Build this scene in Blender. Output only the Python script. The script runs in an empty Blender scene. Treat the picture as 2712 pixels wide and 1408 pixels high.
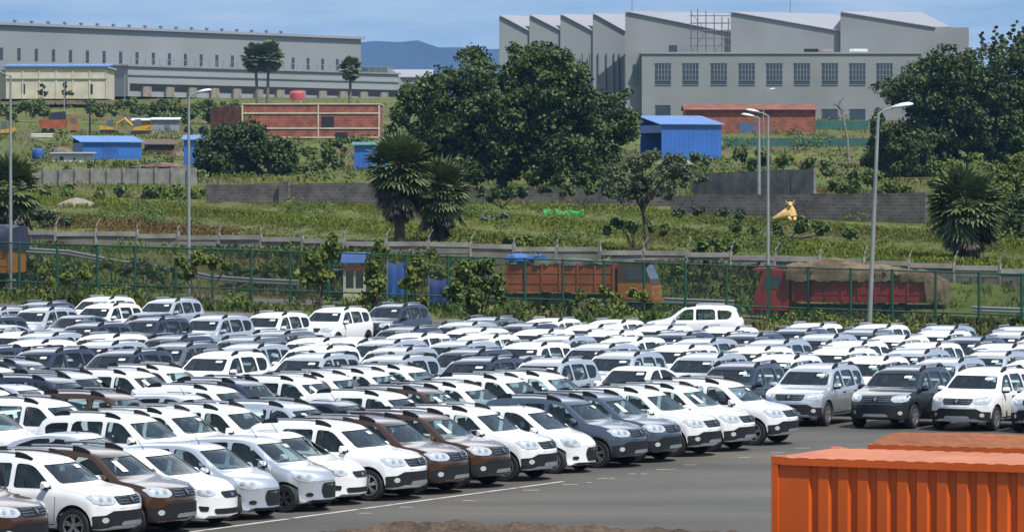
import bpy, bmesh, math, random
import numpy as np
from mathutils import Vector, Matrix
from mathutils.bvhtree import BVHTree
R = math.radians
random.seed(7); np.random.seed(7)
SC = bpy.context.scene
COL = SC.collection
# ------------------------------------------------------------------ camera, sky, sun, exposure
F, CX, HY, CAMH = 11500.0, 1356.0, 456.0, 7.1      # focal length and horizon in photo pixels, camera height in metres
cam = bpy.data.cameras.new('camera'); camo = bpy.data.objects.new('camera', cam); COL.objects.link(camo)
camo.location = (0, 0, CAMH); camo.rotation_euler = (R(90), 0, 0)
cam.sensor_width = 36.0; cam.lens = 36.0 * F / 2712.0
cam.shift_y = -(704.0 - HY) / 2712.0
cam.clip_start = 1.0; cam.clip_end = 60000.0
SC.camera = camo
SUN_EL, SUN_AZ = R(58), R(138)                    # azimuth clockwise from the view direction
sunv = Vector((math.cos(SUN_EL) * math.sin(SUN_AZ), math.cos(SUN_EL) * math.cos(SUN_AZ), math.sin(SUN_EL)))
w = bpy.data.worlds.new('World'); SC.world = w; w.use_nodes = True
nt = w.node_tree; nt.nodes.clear()
sky = nt.nodes.new('ShaderNodeTexSky'); sky.sky_type = 'NISHITA'; sky.sun_disc = False
sky.sun_elevation = SUN_EL; sky.sun_rotation = SUN_AZ; sky.altitude = 50; sky.air_density = 1.0; sky.dust_density = 0.6; sky.ozone_density = 3.0
bg = nt.nodes.new('ShaderNodeBackground'); bg.inputs[1].default_value = 0.098
wo = nt.nodes.new('ShaderNodeOutputWorld')
tc = nt.nodes.new('ShaderNodeTexCoord')
L = nt.links.new
lift = nt.nodes.new('ShaderNodeVectorMath'); lift.operation = 'ADD'; lift.inputs[1].default_value = (0, 0, .16)      # the clear blue comes down to the horizon
nrm = nt.nodes.new('ShaderNodeVectorMath'); nrm.operation = 'NORMALIZE'
tint = nt.nodes.new('ShaderNodeMixRGB'); tint.blend_type = 'MULTIPLY'; tint.inputs[0].default_value = 1; tint.inputs[2].default_value = (.84, .975, 1.03, 1)
L(tc.outputs['Generated'], lift.inputs[0]); L(lift.outputs[0], nrm.inputs[0]); L(nrm.outputs[0], sky.inputs['Vector']); L(sky.outputs[0], tint.inputs[1])
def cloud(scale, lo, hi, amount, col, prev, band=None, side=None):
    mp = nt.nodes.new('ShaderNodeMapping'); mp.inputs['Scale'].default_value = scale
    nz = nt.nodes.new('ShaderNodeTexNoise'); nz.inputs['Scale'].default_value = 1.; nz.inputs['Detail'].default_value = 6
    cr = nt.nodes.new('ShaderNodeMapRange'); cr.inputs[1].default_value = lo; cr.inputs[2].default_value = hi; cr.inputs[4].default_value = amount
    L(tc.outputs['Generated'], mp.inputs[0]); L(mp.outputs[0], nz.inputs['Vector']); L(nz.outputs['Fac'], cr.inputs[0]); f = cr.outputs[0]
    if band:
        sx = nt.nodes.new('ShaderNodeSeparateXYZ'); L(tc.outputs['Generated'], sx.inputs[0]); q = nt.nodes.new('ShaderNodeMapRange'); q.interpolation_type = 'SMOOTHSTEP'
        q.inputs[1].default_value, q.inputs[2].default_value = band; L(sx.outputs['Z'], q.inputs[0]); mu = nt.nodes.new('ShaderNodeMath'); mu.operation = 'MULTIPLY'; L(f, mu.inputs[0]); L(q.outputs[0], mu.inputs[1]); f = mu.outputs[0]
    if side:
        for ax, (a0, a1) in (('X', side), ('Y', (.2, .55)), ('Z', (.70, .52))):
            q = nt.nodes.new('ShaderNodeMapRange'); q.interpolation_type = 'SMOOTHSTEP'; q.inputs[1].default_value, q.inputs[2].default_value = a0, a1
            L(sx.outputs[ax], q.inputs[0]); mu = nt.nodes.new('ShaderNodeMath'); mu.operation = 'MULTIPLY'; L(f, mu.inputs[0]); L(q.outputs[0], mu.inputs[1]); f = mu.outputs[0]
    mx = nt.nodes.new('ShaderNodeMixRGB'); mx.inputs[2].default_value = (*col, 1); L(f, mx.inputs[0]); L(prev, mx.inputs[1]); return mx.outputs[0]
c = cloud((22, 22, 190), .22, .85, .72, (6.6, 7.2, 7.9), tint.outputs[0])                 # thin veils low over the hills
c = cloud((2.6, 2.6, 5.), .30, .46, .95, (15.5, 16., 16.6), c, (.24, .33), (.24, .08))       # unseen cumulus bank ahead, added and shaped so roofs and bonnets reflect white
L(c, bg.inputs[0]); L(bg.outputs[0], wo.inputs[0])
sl = bpy.data.lights.new('sun', 'SUN'); sl.energy = 4.2; sl.angle = R(.5); sl.color = (1, .965, .9)
slo = bpy.data.objects.new('sun', sl); COL.objects.link(slo); slo.location = (0, 0, 80)
slo.rotation_euler = sunv.to_track_quat('Z', 'Y').to_euler()
SC.view_settings.view_transform = 'Standard'; SC.view_settings.look = 'None'; SC.view_settings.gamma = 1
SC.view_settings.exposure = 0.35
SC.cycles.use_denoising = True; SC.cycles.max_bounces = 8; SC.cycles.transparent_max_bounces = 24
SC.cycles.volume_bounces = 0; SC.cycles.caustics_reflective = False; SC.cycles.caustics_refractive = False

# ------------------------------------------------------------------ projection helpers (photo pixel <-> place)
def pX(px, Y): return (px - CX) * Y / F
def pZ(py, Y): return CAMH - (py - HY) * Y / F
def proj(X, Y, Z): return CX + F * X / Y, HY + F * (CAMH - Z) / Y

KD = 11500 / 15000                                 # depths below are written for a 15000-pixel focal length
# ------------------------------------------------------------------ materials
def mat(name, col, rough=.6, metal=0., coat=0., var=.12, scale=3., bump=0., spec=.5, island=None, objvar=0.):
    m = bpy.data.materials.new(name); m.use_nodes = True
    n = m.node_tree; b = n.nodes['Principled BSDF']
    b.inputs['Roughness'].default_value = rough; b.inputs['Metallic'].default_value = metal
    b.inputs['Coat Weight'].default_value = coat; b.inputs['Coat Roughness'].default_value = .06; b.inputs['Coat IOR'].default_value = 1.65
    b.inputs['Specular IOR Level'].default_value = spec
    c = (*col, 1)
    tc = n.nodes.new('ShaderNodeTexCoord')
    nz = n.nodes.new('ShaderNodeTexNoise'); nz.inputs['Scale'].default_value = scale; nz.inputs['Detail'].default_value = 6
    n.links.new(tc.outputs['Object'], nz.inputs['Vector'])
    mr = n.nodes.new('ShaderNodeMapRange'); mr.inputs[1].default_value = .3; mr.inputs[2].default_value = .7
    mr.inputs[3].default_value = 1 - var; mr.inputs[4].default_value = 1 + var
    n.links.new(nz.outputs['Fac'], mr.inputs[0])
    mu = n.nodes.new('ShaderNodeVectorMath'); mu.operation = 'SCALE'
    mu.inputs[0].default_value = col
    n.links.new(mr.outputs[0], mu.inputs['Scale'])
    if island:
        g = n.nodes.new('ShaderNodeNewGeometry'); r = n.nodes.new('ShaderNodeValToRGB')
        els = r.color_ramp.elements
        els[0].color = (*island[0], 1); els[1].color = (*island[-1], 1)
        for k, ci in enumerate(island[1:-1]):
            e = els.new((k + 1) / (len(island) - 1)); e.color = (*ci, 1)
        n.links.new(g.outputs['Random Per Island'], r.inputs[0]); n.links.new(r.outputs[0], mu.inputs[0])
    n.links.new(mu.outputs[0], b.inputs['Base Color'])
    if bump:
        bp = n.nodes.new('ShaderNodeBump'); bp.inputs['Strength'].default_value = bump
        n.links.new(nz.outputs['Fac'], bp.inputs['Height']); n.links.new(bp.outputs[0], b.inputs['Normal'])
    return m
def glass_mat(name, tint, gloss=.03, ior=1.75):
    m = bpy.data.materials.new(name); m.use_nodes = True; n = m.node_tree; n.nodes.clear()
    o = n.nodes.new('ShaderNodeOutputMaterial'); t = n.nodes.new('ShaderNodeBsdfTransparent'); g = n.nodes.new('ShaderNodeBsdfGlossy')
    t.inputs[0].default_value = (*tint, 1); g.inputs['Roughness'].default_value = gloss; g.inputs[0].default_value = (.95, 1, 1, 1)
    fr = n.nodes.new('ShaderNodeFresnel'); fr.inputs[0].default_value = ior
    mi = n.nodes.new('ShaderNodeMixShader')
    n.links.new(fr.outputs[0], mi.inputs[0]); n.links.new(t.outputs[0], mi.inputs[1]); n.links.new(g.outputs[0], mi.inputs[2])
    n.links.new(mi.outputs[0], o.inputs[0]); return m
M = {}
M['white'] = mat('white_paint', (.80, .80, .79), .32, 0, .8, .03, 2)
M['silver'] = mat('silver_paint', (.66, .69, .72), .38, .75, 1., .03, 2)
M['navy'] = mat('navy_paint', (.018, .024, .052), .3, .35, 1., .05, 2)
M['brown'] = mat('brown_paint', (.105, .044, .015), .33, .75, 1., .05, 2)
M['slate'] = mat('slate_blue_paint', (.085, .115, .155), .36, .6, 1., .05, 2)
M['black'] = mat('black_paint', (.010, .011, .016), .3, .2, 1., .05, 2)
M['grey'] = mat('grey_paint', (.15, .17, .19), .36, .6, 1., .04, 2)
M['cabin'] = mat('dark_cabin_lining', (.15, .155, .155), .8)
M['seat'] = mat('pale_seat_cover', (.55, .57, .56), .55, 0, 0, .25, 5)
M['dash'] = mat('dashboard_plastic', (.03, .03, .032), .6)
M['plastic'] = mat('black_plastic', (.013, .014, .015), .62, 0, 0, .15, 6, spec=.3)
M['rubber'] = mat('tyre_rubber', (.018, .018, .018), .75, 0, 0, .2, 9)
M['alloy'] = mat('alloy_wheel', (.55, .56, .58), .3, .8, 0, .05)
M['steel'] = mat('dark_steel_wheel', (.05, .05, .055), .5, .3)
M['chrome'] = mat('chrome', (.50, .51, .53), .25, 1.)
M['railmetal'] = mat('rail_metal', (.42, .43, .45), .35, .8)
M['lamp'] = mat('headlight_lens', (.66, .69, .70), .10, .45, 1., .14, 9)
M['lampdark'] = mat('headlight_inner', (.50, .53, .55), .15, .6, 1.)
M['red_lens'] = mat('tail_lens', (.35, .01, .012), .15, 0, 1.)
M['paper'] = mat('paper', (.72, .78, .76), .8)
M['glass'] = glass_mat('car_glass', (.74, .84, .82), .03, 1.5)
M['glass_ws'] = glass_mat('windscreen_glass', (.56, .70, .70), .03, 1.9)
M['seam'] = mat('panel_gap', (.05, .05, .05), .9)

# ------------------------------------------------------------------ mesh building
class MB:
    def __init__(s): s.v = []; s.f = []; s.m = []
    def add(s, vs, fs, mi=0):
        o = len(s.v); s.v += [tuple(p) for p in vs]; s.f += [tuple(i + o for i in f) for f in fs]; s.m += [mi] * len(fs); return s
    def box(s, c, d, rz=0., mi=0, rx=0., ry=0.):
        x, y, z = d[0] / 2, d[1] / 2, d[2] / 2
        P = [(-x, -y, -z), (x, -y, -z), (x, y, -z), (-x, y, -z), (-x, -y, z), (x, -y, z), (x, y, z), (-x, y, z)]
        m = Matrix.Translation(c) @ Matrix.Rotation(rz, 4, 'Z') @ Matrix.Rotation(ry, 4, 'Y') @ Matrix.Rotation(rx, 4, 'X')
        return s.add([m @ Vector(p) for p in P], [(0, 3, 2, 1), (4, 5, 6, 7), (0, 1, 5, 4), (1, 2, 6, 5), (2, 3, 7, 6), (3, 0, 4, 7)], mi)
    def bb(s, x0, x1, y0, y1, z0, z1, mi=0):
        return s.box(((x0 + x1) / 2, (y0 + y1) / 2, (z0 + z1) / 2), (x1 - x0, y1 - y0, z1 - z0), 0, mi)
    def tube(s, pts, rad, n=8, mi=0, cap=True):
        pts = [Vector(p) for p in pts]; N = len(pts)
        if not hasattr(rad, '__len__'): rad = [rad] * N
        rings = []
        for i, p in enumerate(pts):
            d = (pts[min(i + 1, N - 1)] - pts[max(i - 1, 0)]).normalized()
            a = d.cross(Vector((0, 0, 1)) if abs(d.z) < .9 else Vector((1, 0, 0))).normalized(); b = d.cross(a)
            rings.append([p + (a * math.cos(2 * math.pi * k / n) + b * math.sin(2 * math.pi * k / n)) * rad[i] for k in range(n)])
        vs = [q for r in rings for q in r]; fs = []
        for i in range(N - 1):
            for k in range(n):
                k2 = (k + 1) % n; fs.append((i * n + k, i * n + k2, (i + 1) * n + k2, (i + 1) * n + k))
        if cap: fs += [tuple(range(n))[::-1], tuple((N - 1) * n + k for k in range(n))]
        return s.add(vs, fs, mi)
    def lathe(s, prof, c=(0, 0, 0), axis='Z', n=24, mi=0, closed=False):
        vs = []; fs = []; N = len(prof)
        for k in range(n):
            a = 2 * math.pi * k / n
            for (r, h) in prof:
                p = (r * math.cos(a), r * math.sin(a), h)
                if axis == 'Y': p = (p[0], p[2], p[1])
                if axis == 'X': p = (p[2], p[0], p[1])
                vs.append((p[0] + c[0], p[1] + c[1], p[2] + c[2]))
        for k in range(n):
            k2 = (k + 1) % n
            for i in range(N if closed else N - 1):
                j = (i + 1) % N
                fs.append((k * N + i, k2 * N + i, k2 * N + j, k * N + j))
        return s.add(vs, fs, mi)
    def prism(s, poly, o, a, b, ext, mi=0):
        o, a, b, ext = Vector(o), Vector(a), Vector(b), Vector(ext); n = len(poly)
        vs = [o + a * p[0] + b * p[1] for p in poly]; vs += [v + ext for v in vs]
        return s.add(vs, [tuple(range(n))[::-1], tuple(range(n, 2 * n))] + [(i, (i + 1) % n, n + (i + 1) % n, n + i) for i in range(n)], mi)
    def mesh(s, name, mats, smooth=None):
        me = bpy.data.meshes.new(name); me.from_pydata(s.v, [], s.f)
        for m in (mats if isinstance(mats, (list, tuple)) else [mats]): me.materials.append(m)
        me.polygons.foreach_set('material_index', s.m)
        bm = bmesh.new(); bm.from_mesh(me); bmesh.ops.recalc_face_normals(bm, faces=bm.faces); bm.to_mesh(me); bm.free()
        if smooth is not None: sm(me, smooth)
        return me
def sm(me, ang):
    me.polygons.foreach_set('use_smooth', [True] * len(me.polygons)); me.set_sharp_from_angle(angle=R(ang)); return me
def qmesh(name, V, Fq, m, smooth=False):
    me = bpy.data.meshes.new(name); V = np.asarray(V, np.float32); Fq = np.asarray(Fq, np.int32); k = Fq.shape[1]
    me.vertices.add(len(V)); me.vertices.foreach_set('co', V.ravel())
    me.loops.add(Fq.size); me.loops.foreach_set('vertex_index', Fq.ravel())
    me.polygons.add(len(Fq)); me.polygons.foreach_set('loop_start', np.arange(0, Fq.size, k, dtype=np.int32))
    me.polygons.foreach_set('loop_total', np.full(len(Fq), k, np.int32))
    if smooth: me.polygons.foreach_set('use_smooth', np.ones(len(Fq), bool))
    me.update(calc_edges=True); me.materials.append(m); return me
def link(name, me, parent=None, loc=None, rz=0., label=None, cat=None, group=None, kind=None):
    o = bpy.data.objects.new(name, me); COL.objects.link(o)
    if parent is not None: o.parent = parent
    if loc is not None: o.location = loc
    if rz: o.rotation_euler = (0, 0, rz)
    if label: o['label'] = label
    if cat: o['category'] = cat
    if group: o['group'] = group
    if kind: o['kind'] = kind
    return o
def thing(name, label, cat, loc=(0, 0, 0), rz=0., group=None): return link(name, None, None, loc, rz, label, cat, group)
def rnd(poly, r, n=3):
    out = []; N = len(poly)
    for i in range(N):
        p0, p, p1 = (Vector(poly[(i + k) % N]).to_2d() if len(poly[0]) == 2 else None for k in (-1, 0, 1))
        a, b = p0 - p, p1 - p; rr = min(r, a.length * .45, b.length * .45)
        A, B = p + a.normalized() * rr, p + b.normalized() * rr
        for k in range(n + 1):
            t = k / n; q = A * (1 - t) ** 2 + p * 2 * t * (1 - t) + B * t * t; out.append((q.x, q.y))
    return out
def pchip(tab):
    X = np.array([a for a, b in tab], float); Y = np.array([b for a, b in tab], float)
    h = np.diff(X); d = np.diff(Y) / h; m = np.zeros(len(X)); m[0], m[-1] = d[0], d[-1]
    for i in range(1, len(X) - 1):
        if d[i - 1] * d[i] > 0:
            w1, w2 = 2 * h[i] + h[i - 1], h[i] + 2 * h[i - 1]; m[i] = (w1 + w2) / (w1 / d[i - 1] + w2 / d[i])
    def f(x):
        x = min(max(x, X[0]), X[-1]); i = min(max(int(np.searchsorted(X, x)) - 1, 0), len(h) - 1)
        t = (x - X[i]) / h[i]; t2, t3 = t * t, t ** 3
        return (2 * t3 - 3 * t2 + 1) * Y[i] + (t3 - 2 * t2 + t) * h[i] * m[i] + (3 * t2 - 2 * t3) * Y[i + 1] + (t3 - t2) * h[i] * m[i + 1]
    return f

# ------------------------------------------------------------------ cars
class CarShape:
    def __init__(s, d):
        s.zt, s.zb, s.w, s.zo, s.k = (pchip(d[k]) for k in ('zt', 'zb', 'w', 'zbot', 'k')); s.tum = d['tum']; s.x0, s.x1 = d['zt'][0][0], d['zt'][-1][0]; s.mid = d['mid']; s.wsx = d['wsx']
    def half(s, x, inner=False):
        zt, zb, w, zo = s.zt(x), s.zb(x), s.w(x), s.zo(x)
        if inner:
            zt = min(s.zt(x + q) for q in (-.09, -.05, 0, .05, .09)) - .045; w -= .075; zo = .36; zb = min(zb, zt - .02)
        h = zt - zb; wb = .955 * w; wr = wb - h * s.tum
        mid = min(s.mid, zo + (zb - zo) * .62)
        c = min(.10, h * .42)
        P = [(0, zo), (.80 * w, zo), (.94 * w, zo + min(.04, (mid - zo) * .3)), (.985 * w, zo + min(.13, (mid - zo) * .7)), (w, mid), (.992 * w, zb - min(.12, (zb - mid) * .5)), (.975 * w, zb - min(.03, (zb - mid) * .12)), (wb, zb)]
        for q in (.3, .6): P.append((wb - h * s.tum * q, zb + (h - c) * q / .85 * .98))
        P += [(wr + c * .20 * s.tum + .004, zt - c), (wr - c * .22, zt - c * .45), (wr - c * .75, zt - c * .16 - .010), (wr * .72, zt - .012), (wr * .38, zt - .003), (0, zt)]
        return P
    def solid(s, inner=False, xa=None, xb=None, n=64):
        xa = s.x0 if xa is None else xa; xb = s.x1 if xb is None else xb
        xs = sorted(set(list(np.linspace(xa, xb, n)) + ([] if inner else [xa + .015, xa + .04, xb - .015, xb - .035, xb - .06])))
        vs = []; fs = []
        for x in xs:
            H = s.half(x, inner); W = s.w(x)
            ring = H + [(-y, z) for (y, z) in H[-2:0:-1]]
            for (y, z) in ring: vs.append((x - s.k(x) * (min(abs(y) / W, 1.) ** 2.4), y, z))
        n = len(ring)
        for i in range(len(xs) - 1):
            for k in range(n): fs.append((i * n + k, i * n + (k + 1) % n, (i + 1) * n + (k + 1) % n, (i + 1) * n + k))
        hN = n // 2; cols = (.8, .6, .4, .2, 0, -.2, -.4, -.6, -.8)   # close the ends with a face that bulges like the ring
        for base, x in ((0, xs[0]), ((len(xs) - 1) * n, xs[-1])):
            W, kk = s.w(x), s.k(x); rows = []
            for k in range(1, hN):
                y, z = ring[k]; row = [base + k]
                for c in cols: vs.append((x - kk * (abs(y * c) / W) ** 2.4, y * c, z + (.004 * (1 - abs(c)) if k == 1 else 0))); row.append(len(vs) - 1)
                row.append(base + n - k); rows.append(row)
            for r0, r1 in zip(rows[:-1], rows[1:]):
                for q in range(len(r0) - 1): fs.append((r0[q], r0[q + 1], r1[q + 1], r1[q]))
            for q in range(len(rows[0]) - 1): fs.append((base, rows[0][q], rows[0][q + 1])); fs.append((base + hN, rows[-1][q], rows[-1][q + 1]))
        b = MB(); b.add(vs, fs); return b
def tmpobj(me): o = bpy.data.objects.new('tmp', me); COL.objects.link(o); return o
def boolean(me, cutter, mats):
    lim = max(abs(v.co.y) for v in me.vertices) + .02; rs = random.Random(4)
    for attempt in range(6):
        a, b = tmpobj(me), tmpobj(cutter)
        if attempt: b.location = [rs.uniform(-.006, .006) for _ in range(3)]
        if attempt > 1: c_ = sum((v.co for v in cutter.vertices), Vector()) / len(cutter.vertices); k_ = 1 - .012 * attempt; b.scale = (k_, 1, k_); b.location = (c_.x * (1 - k_) + .004 * attempt, .003, c_.z * (1 - k_) + .003 * attempt)
        md = a.modifiers.new('b', 'BOOLEAN'); md.operation = 'DIFFERENCE'; md.solver = 'EXACT'; md.object = b; md.use_self = attempt in (1, 3)
        dg = bpy.context.evaluated_depsgraph_get(); dg.update()
        out = bpy.data.meshes.new_from_object(a.evaluated_get(dg), preserve_all_data_layers=True, depsgraph=dg)
        for o in (a, b): bpy.data.objects.remove(o)
        if len(out.vertices) > .4 * len(me.vertices) and max(abs(v.co.y) for v in out.vertices) < lim: return out
    print('boolean failed'); return me
def patch(bvh, poly, o, a, b, d, off, g=.07, maxd=3.):
    """polygon (in the plane o + s*a + t*b) thrown along d on to the body, lifted by off: returns verts, faces"""
    o, a, b, d = Vector(o), Vector(a).normalized(), Vector(b).normalized(), Vector(d).normalized()
    bm = bmesh.new(); bm.faces.new([bm.verts.new((p[0], p[1], 0)) for p in poly])
    for ax in (0, 1):
        lo, hi = min(p[ax] for p in poly), max(p[ax] for p in poly)
        for k in range(1, int((hi - lo) / g) + 1):
            c = Vector((0, 0, 0)); c[ax] = lo + k * g; nn = Vector((0, 0, 0)); nn[ax] = 1
            bmesh.ops.bisect_plane(bm, geom=bm.verts[:] + bm.edges[:] + bm.faces[:], plane_co=c, plane_no=nn, dist=1e-5)
    vs = []
    for v in bm.verts:
        p = o + a * v.co.x + b * v.co.y; h, nrm, _, _ = bvh.ray_cast(p, d, maxd)
        vs.append(None if h is None else h + (nrm if nrm.dot(d) < 0 else -nrm) * off)
    bm.verts.index_update(); fs = [tuple(v.index for v in f.verts) for f in bm.faces if all(vs[v.index] is not None for v in f.verts)]
    bm.free(); return [v if v is not None else Vector((0, 0, 0)) for v in vs], fs
def wheel_meshes(tag, r, wd, alloy):
    t = MB(); h = wd / 2
    t.lathe([(r * .62, -h * .8), (r * .68, -h), (r * .93, -h), (r * .985, -h * .75), (r, -h * .4), (r, h * .4), (r * .985, h * .75), (r * .93, h), (r * .68, h), (r * .62, h * .8)], axis='Y', n=28, closed=True)
    tm = t.mesh(tag + '_tyre', M['rubber'], 40)
    c = MB(); R0 = r * .66
    c.lathe([(R0, h * .92), (R0 * .93, h * .98), (R0 * .9, h * .8), (R0 * .88, h * .1), (0.01, h * .05)], axis='Y', n=28, mi=1)
    c.lathe([(R0 * 1.0, h * .86), (R0 * .99, h * .99), (R0 * .90, h * .99), (R0 * .88, h * .6)], axis='Y', n=28)
    c.lathe([(R0 * .24, h * .3), (R0 * .24, h * .84), (R0 * .17, h * .9), (0.005, h * .9)], axis='Y', n=14)
    for k in range(5):
        a = 2 * math.pi * k / 5 + .3
        for da in (-.16, .16):
            p0 = Vector((math.cos(a + da * .6) * R0 * .2, h * .8, math.sin(a + da * .6) * R0 * .2)); p1 = Vector((math.cos(a + da) * R0 * .93, h * .82, math.sin(a + da) * R0 * .93))
            dv = (p1 - p0).normalized(); sd = dv.cross(Vector((0, 1, 0))) * (R0 * .085)
            up = Vector((0, h * .13, 0)); dn = Vector((0, -h * .35, 0))
            c.add([p0 - sd + dn, p0 + sd + dn, p1 + sd * .8 + dn, p1 - sd * .8 + dn, p0 - sd + up, p0 + sd + up, p1 + sd * .8 + up, p1 - sd * .8 + up],
                  [(0, 3, 2, 1), (4, 5, 6, 7), (0, 1, 5, 4), (1, 2, 6, 5), (2, 3, 7, 6), (3, 0, 4, 7)])
    cm = c.mesh(tag + '_rim', [M['alloy'] if alloy else M['steel'], M['steel']], 35)
    return tm, cm
CARS = {
 'suv': dict(tum=.31, mid=.66, wsx=(.50, 1.13), wb=1.336, r=.343, tw=.215, track=.78,
  zt=[(-2.15, .72), (-2.12, 1.0), (-2.03, 1.12), (-1.94, 1.30), (-1.80, 1.51), (-1.6, 1.61), (-1.2, 1.655), (-.5, 1.668), (0, 1.635), (.33, 1.572), (.50, 1.495), (.8, 1.305), (1.10, 1.11), (1.2, 1.075), (1.6, 1.01), (1.88, .95), (2.03, .895), (2.11, .82), (2.145, .74), (2.155, .69)],
  zb=[(-2.15, .58), (-2.1, .9), (-2.0, 1.03), (-1.5, 1.035), (0, 1.0), (1.1, .985), (1.2, .985), (1.6, .93), (1.88, .875), (2.03, .805), (2.11, .72), (2.145, .66), (2.155, .62)],
  w=[(-2.15, .76), (-2.05, .845), (-1.8, .89), (-1, .908), (1, .908), (1.5, .905), (1.9, .885), (2.08, .84), (2.155, .78)],
  zbot=[(-2.15, .46), (-2.0, .40), (-1.6, .27), (1.5, .25), (1.85, .25), (2.05, .26), (2.12, .29), (2.155, .33)],
  k=[(-2.15, -.16), (-1.9, -.10), (-1.5, -.02), (-1.2, 0), (.1, 0), (.6, .09), (1.1, .12), (1.6, .14), (2.0, .27), (2.155, .34)],
  sidewin=[[(-.03, 1.035), (.84, 1.03), (.80, 1.09), (.40, 1.42), (.27, 1.478), (-.03, 1.50)], [(-.96, 1.055), (-.13, 1.035), (-.13, 1.50), (-.84, 1.495), (-.93, 1.43)], [(-1.06, 1.06), (-1.03, 1.46), (-1.50, 1.44), (-1.66, 1.36), (-1.60, 1.15), (-1.45, 1.07)]],
  ws=[(-.72, 1.125), (.72, 1.125), (.61, 1.468), (-.61, 1.468)], rw=[(-.60, 1.15), (.60, 1.15), (.53, 1.46), (-.53, 1.46)], rails=True),
 'hatch': dict(tum=.30, mid=.60, wsx=(.45, 1.15), wb=1.225, r=.295, tw=.175, track=.73,
  zt=[(-1.87, .66), (-1.85, .93), (-1.76, 1.08), (-1.55, 1.36), (-1.35, 1.45), (-.8, 1.51), (-.2, 1.525), (.15, 1.49), (.42, 1.41), (.8, 1.19), (1.15, .99), (1.25, .955), (1.45, .915), (1.65, .86), (1.80, .785), (1.87, .72), (1.9, .66)],
  zb=[(-1.87, .55), (-1.8, .88), (-1.5, .96), (0, .925), (.9, .90), (1.15, .885), (1.25, .87), (1.45, .835), (1.65, .775), (1.80, .70), (1.87, .63), (1.9, .58)],
  w=[(-1.87, .68), (-1.75, .77), (-1.4, .82), (-.8, .835), (.8, .835), (1.3, .825), (1.6, .80), (1.8, .74), (1.9, .66)],
  zbot=[(-1.87, .36), (-1.7, .28), (-1.4, .19), (1.3, .17), (1.6, .17), (1.82, .20), (1.9, .25)],
  k=[(-1.87, -.18), (-1.6, -.1), (-1.2, 0), (.1, 0), (.6, .08), (1.1, .14), (1.5, .22), (1.8, .38), (1.9, .42)],
  sidewin=[[(-.12, .955), (.84, .93), (.78, 1.02), (.34, 1.33), (.16, 1.40), (-.12, 1.42)], [(-.98, .985), (-.22, .96), (-.22, 1.42), (-.75, 1.40), (-1.05, 1.30), (-1.12, 1.18)]],
  ws=[(-.66, 1.02), (.66, 1.02), (.56, 1.385), (-.56, 1.385)], rw=[(-.56, 1.12), (.56, 1.12), (.48, 1.37), (-.48, 1.37)], rails=False),
 'sedan': dict(tum=.32, mid=.62, wsx=(.40, 1.2), wb=1.30, r=.305, tw=.185, track=.74,
  zt=[(-2.24, .66), (-2.22, .93), (-2.12, 1.02), (-1.80, 1.07), (-1.62, 1.12), (-1.1, 1.37), (-.8, 1.45), (-.3, 1.505), (.1, 1.495), (.38, 1.42), (.8, 1.19), (1.2, .99), (1.32, .955), (1.55, .92), (1.85, .85), (2.03, .77), (2.11, .69), (2.14, .62)],
  zb=[(-2.24, .56), (-2.15, .90), (-1.9, .99), (-1.5, .97), (0, .935), (.9, .91), (1.2, .89), (1.32, .88), (1.55, .84), (1.85, .765), (2.03, .68), (2.11, .60), (2.14, .55)],
  w=[(-2.24, .66), (-2.1, .76), (-1.8, .81), (-1, .845), (.9, .848), (1.4, .84), (1.8, .81), (2.03, .74), (2.14, .66)],
  zbot=[(-2.24, .38), (-2.0, .28), (-1.7, .19), (1.5, .17), (1.8, .17), (2.05, .20), (2.14, .25)],
  k=[(-2.24, -.2), (-1.9, -.12), (-1.4, -.02), (-1, 0), (.1, 0), (.6, .08), (1.1, .13), (1.6, .18), (2.0, .34), (2.14, .40)],
  sidewin=[[(-.14, .965), (.80, .945), (.74, 1.03), (.30, 1.32), (.12, 1.385), (-.14, 1.405)], [(-1.20, 1.02), (-.24, .97), (-.24, 1.405), (-.62, 1.385), (-.98, 1.27), (-1.3, 1.11)]],
  ws=[(-.66, 1.025), (.66, 1.025), (.56, 1.385), (-.56, 1.385)], rw=[(-.60, 1.16), (.60, 1.16), (.53, 1.38), (-.53, 1.38)], rails=False),
}
LAMP = {
 'suv': [(.43, .80), (.44, .905), (.60, .935), (.80, .955), (.865, .90), (.84, .78), (.70, .745), (.52, .75)],
 'hatch': [(.40, .66), (.42, .76), (.56, .85), (.70, .88), (.755, .80), (.70, .68), (.55, .62)],
 'sedan': [(.40, .66), (.42, .73), (.58, .80), (.74, .84), (.77, .78), (.70, .68), (.55, .63)],
}
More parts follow.
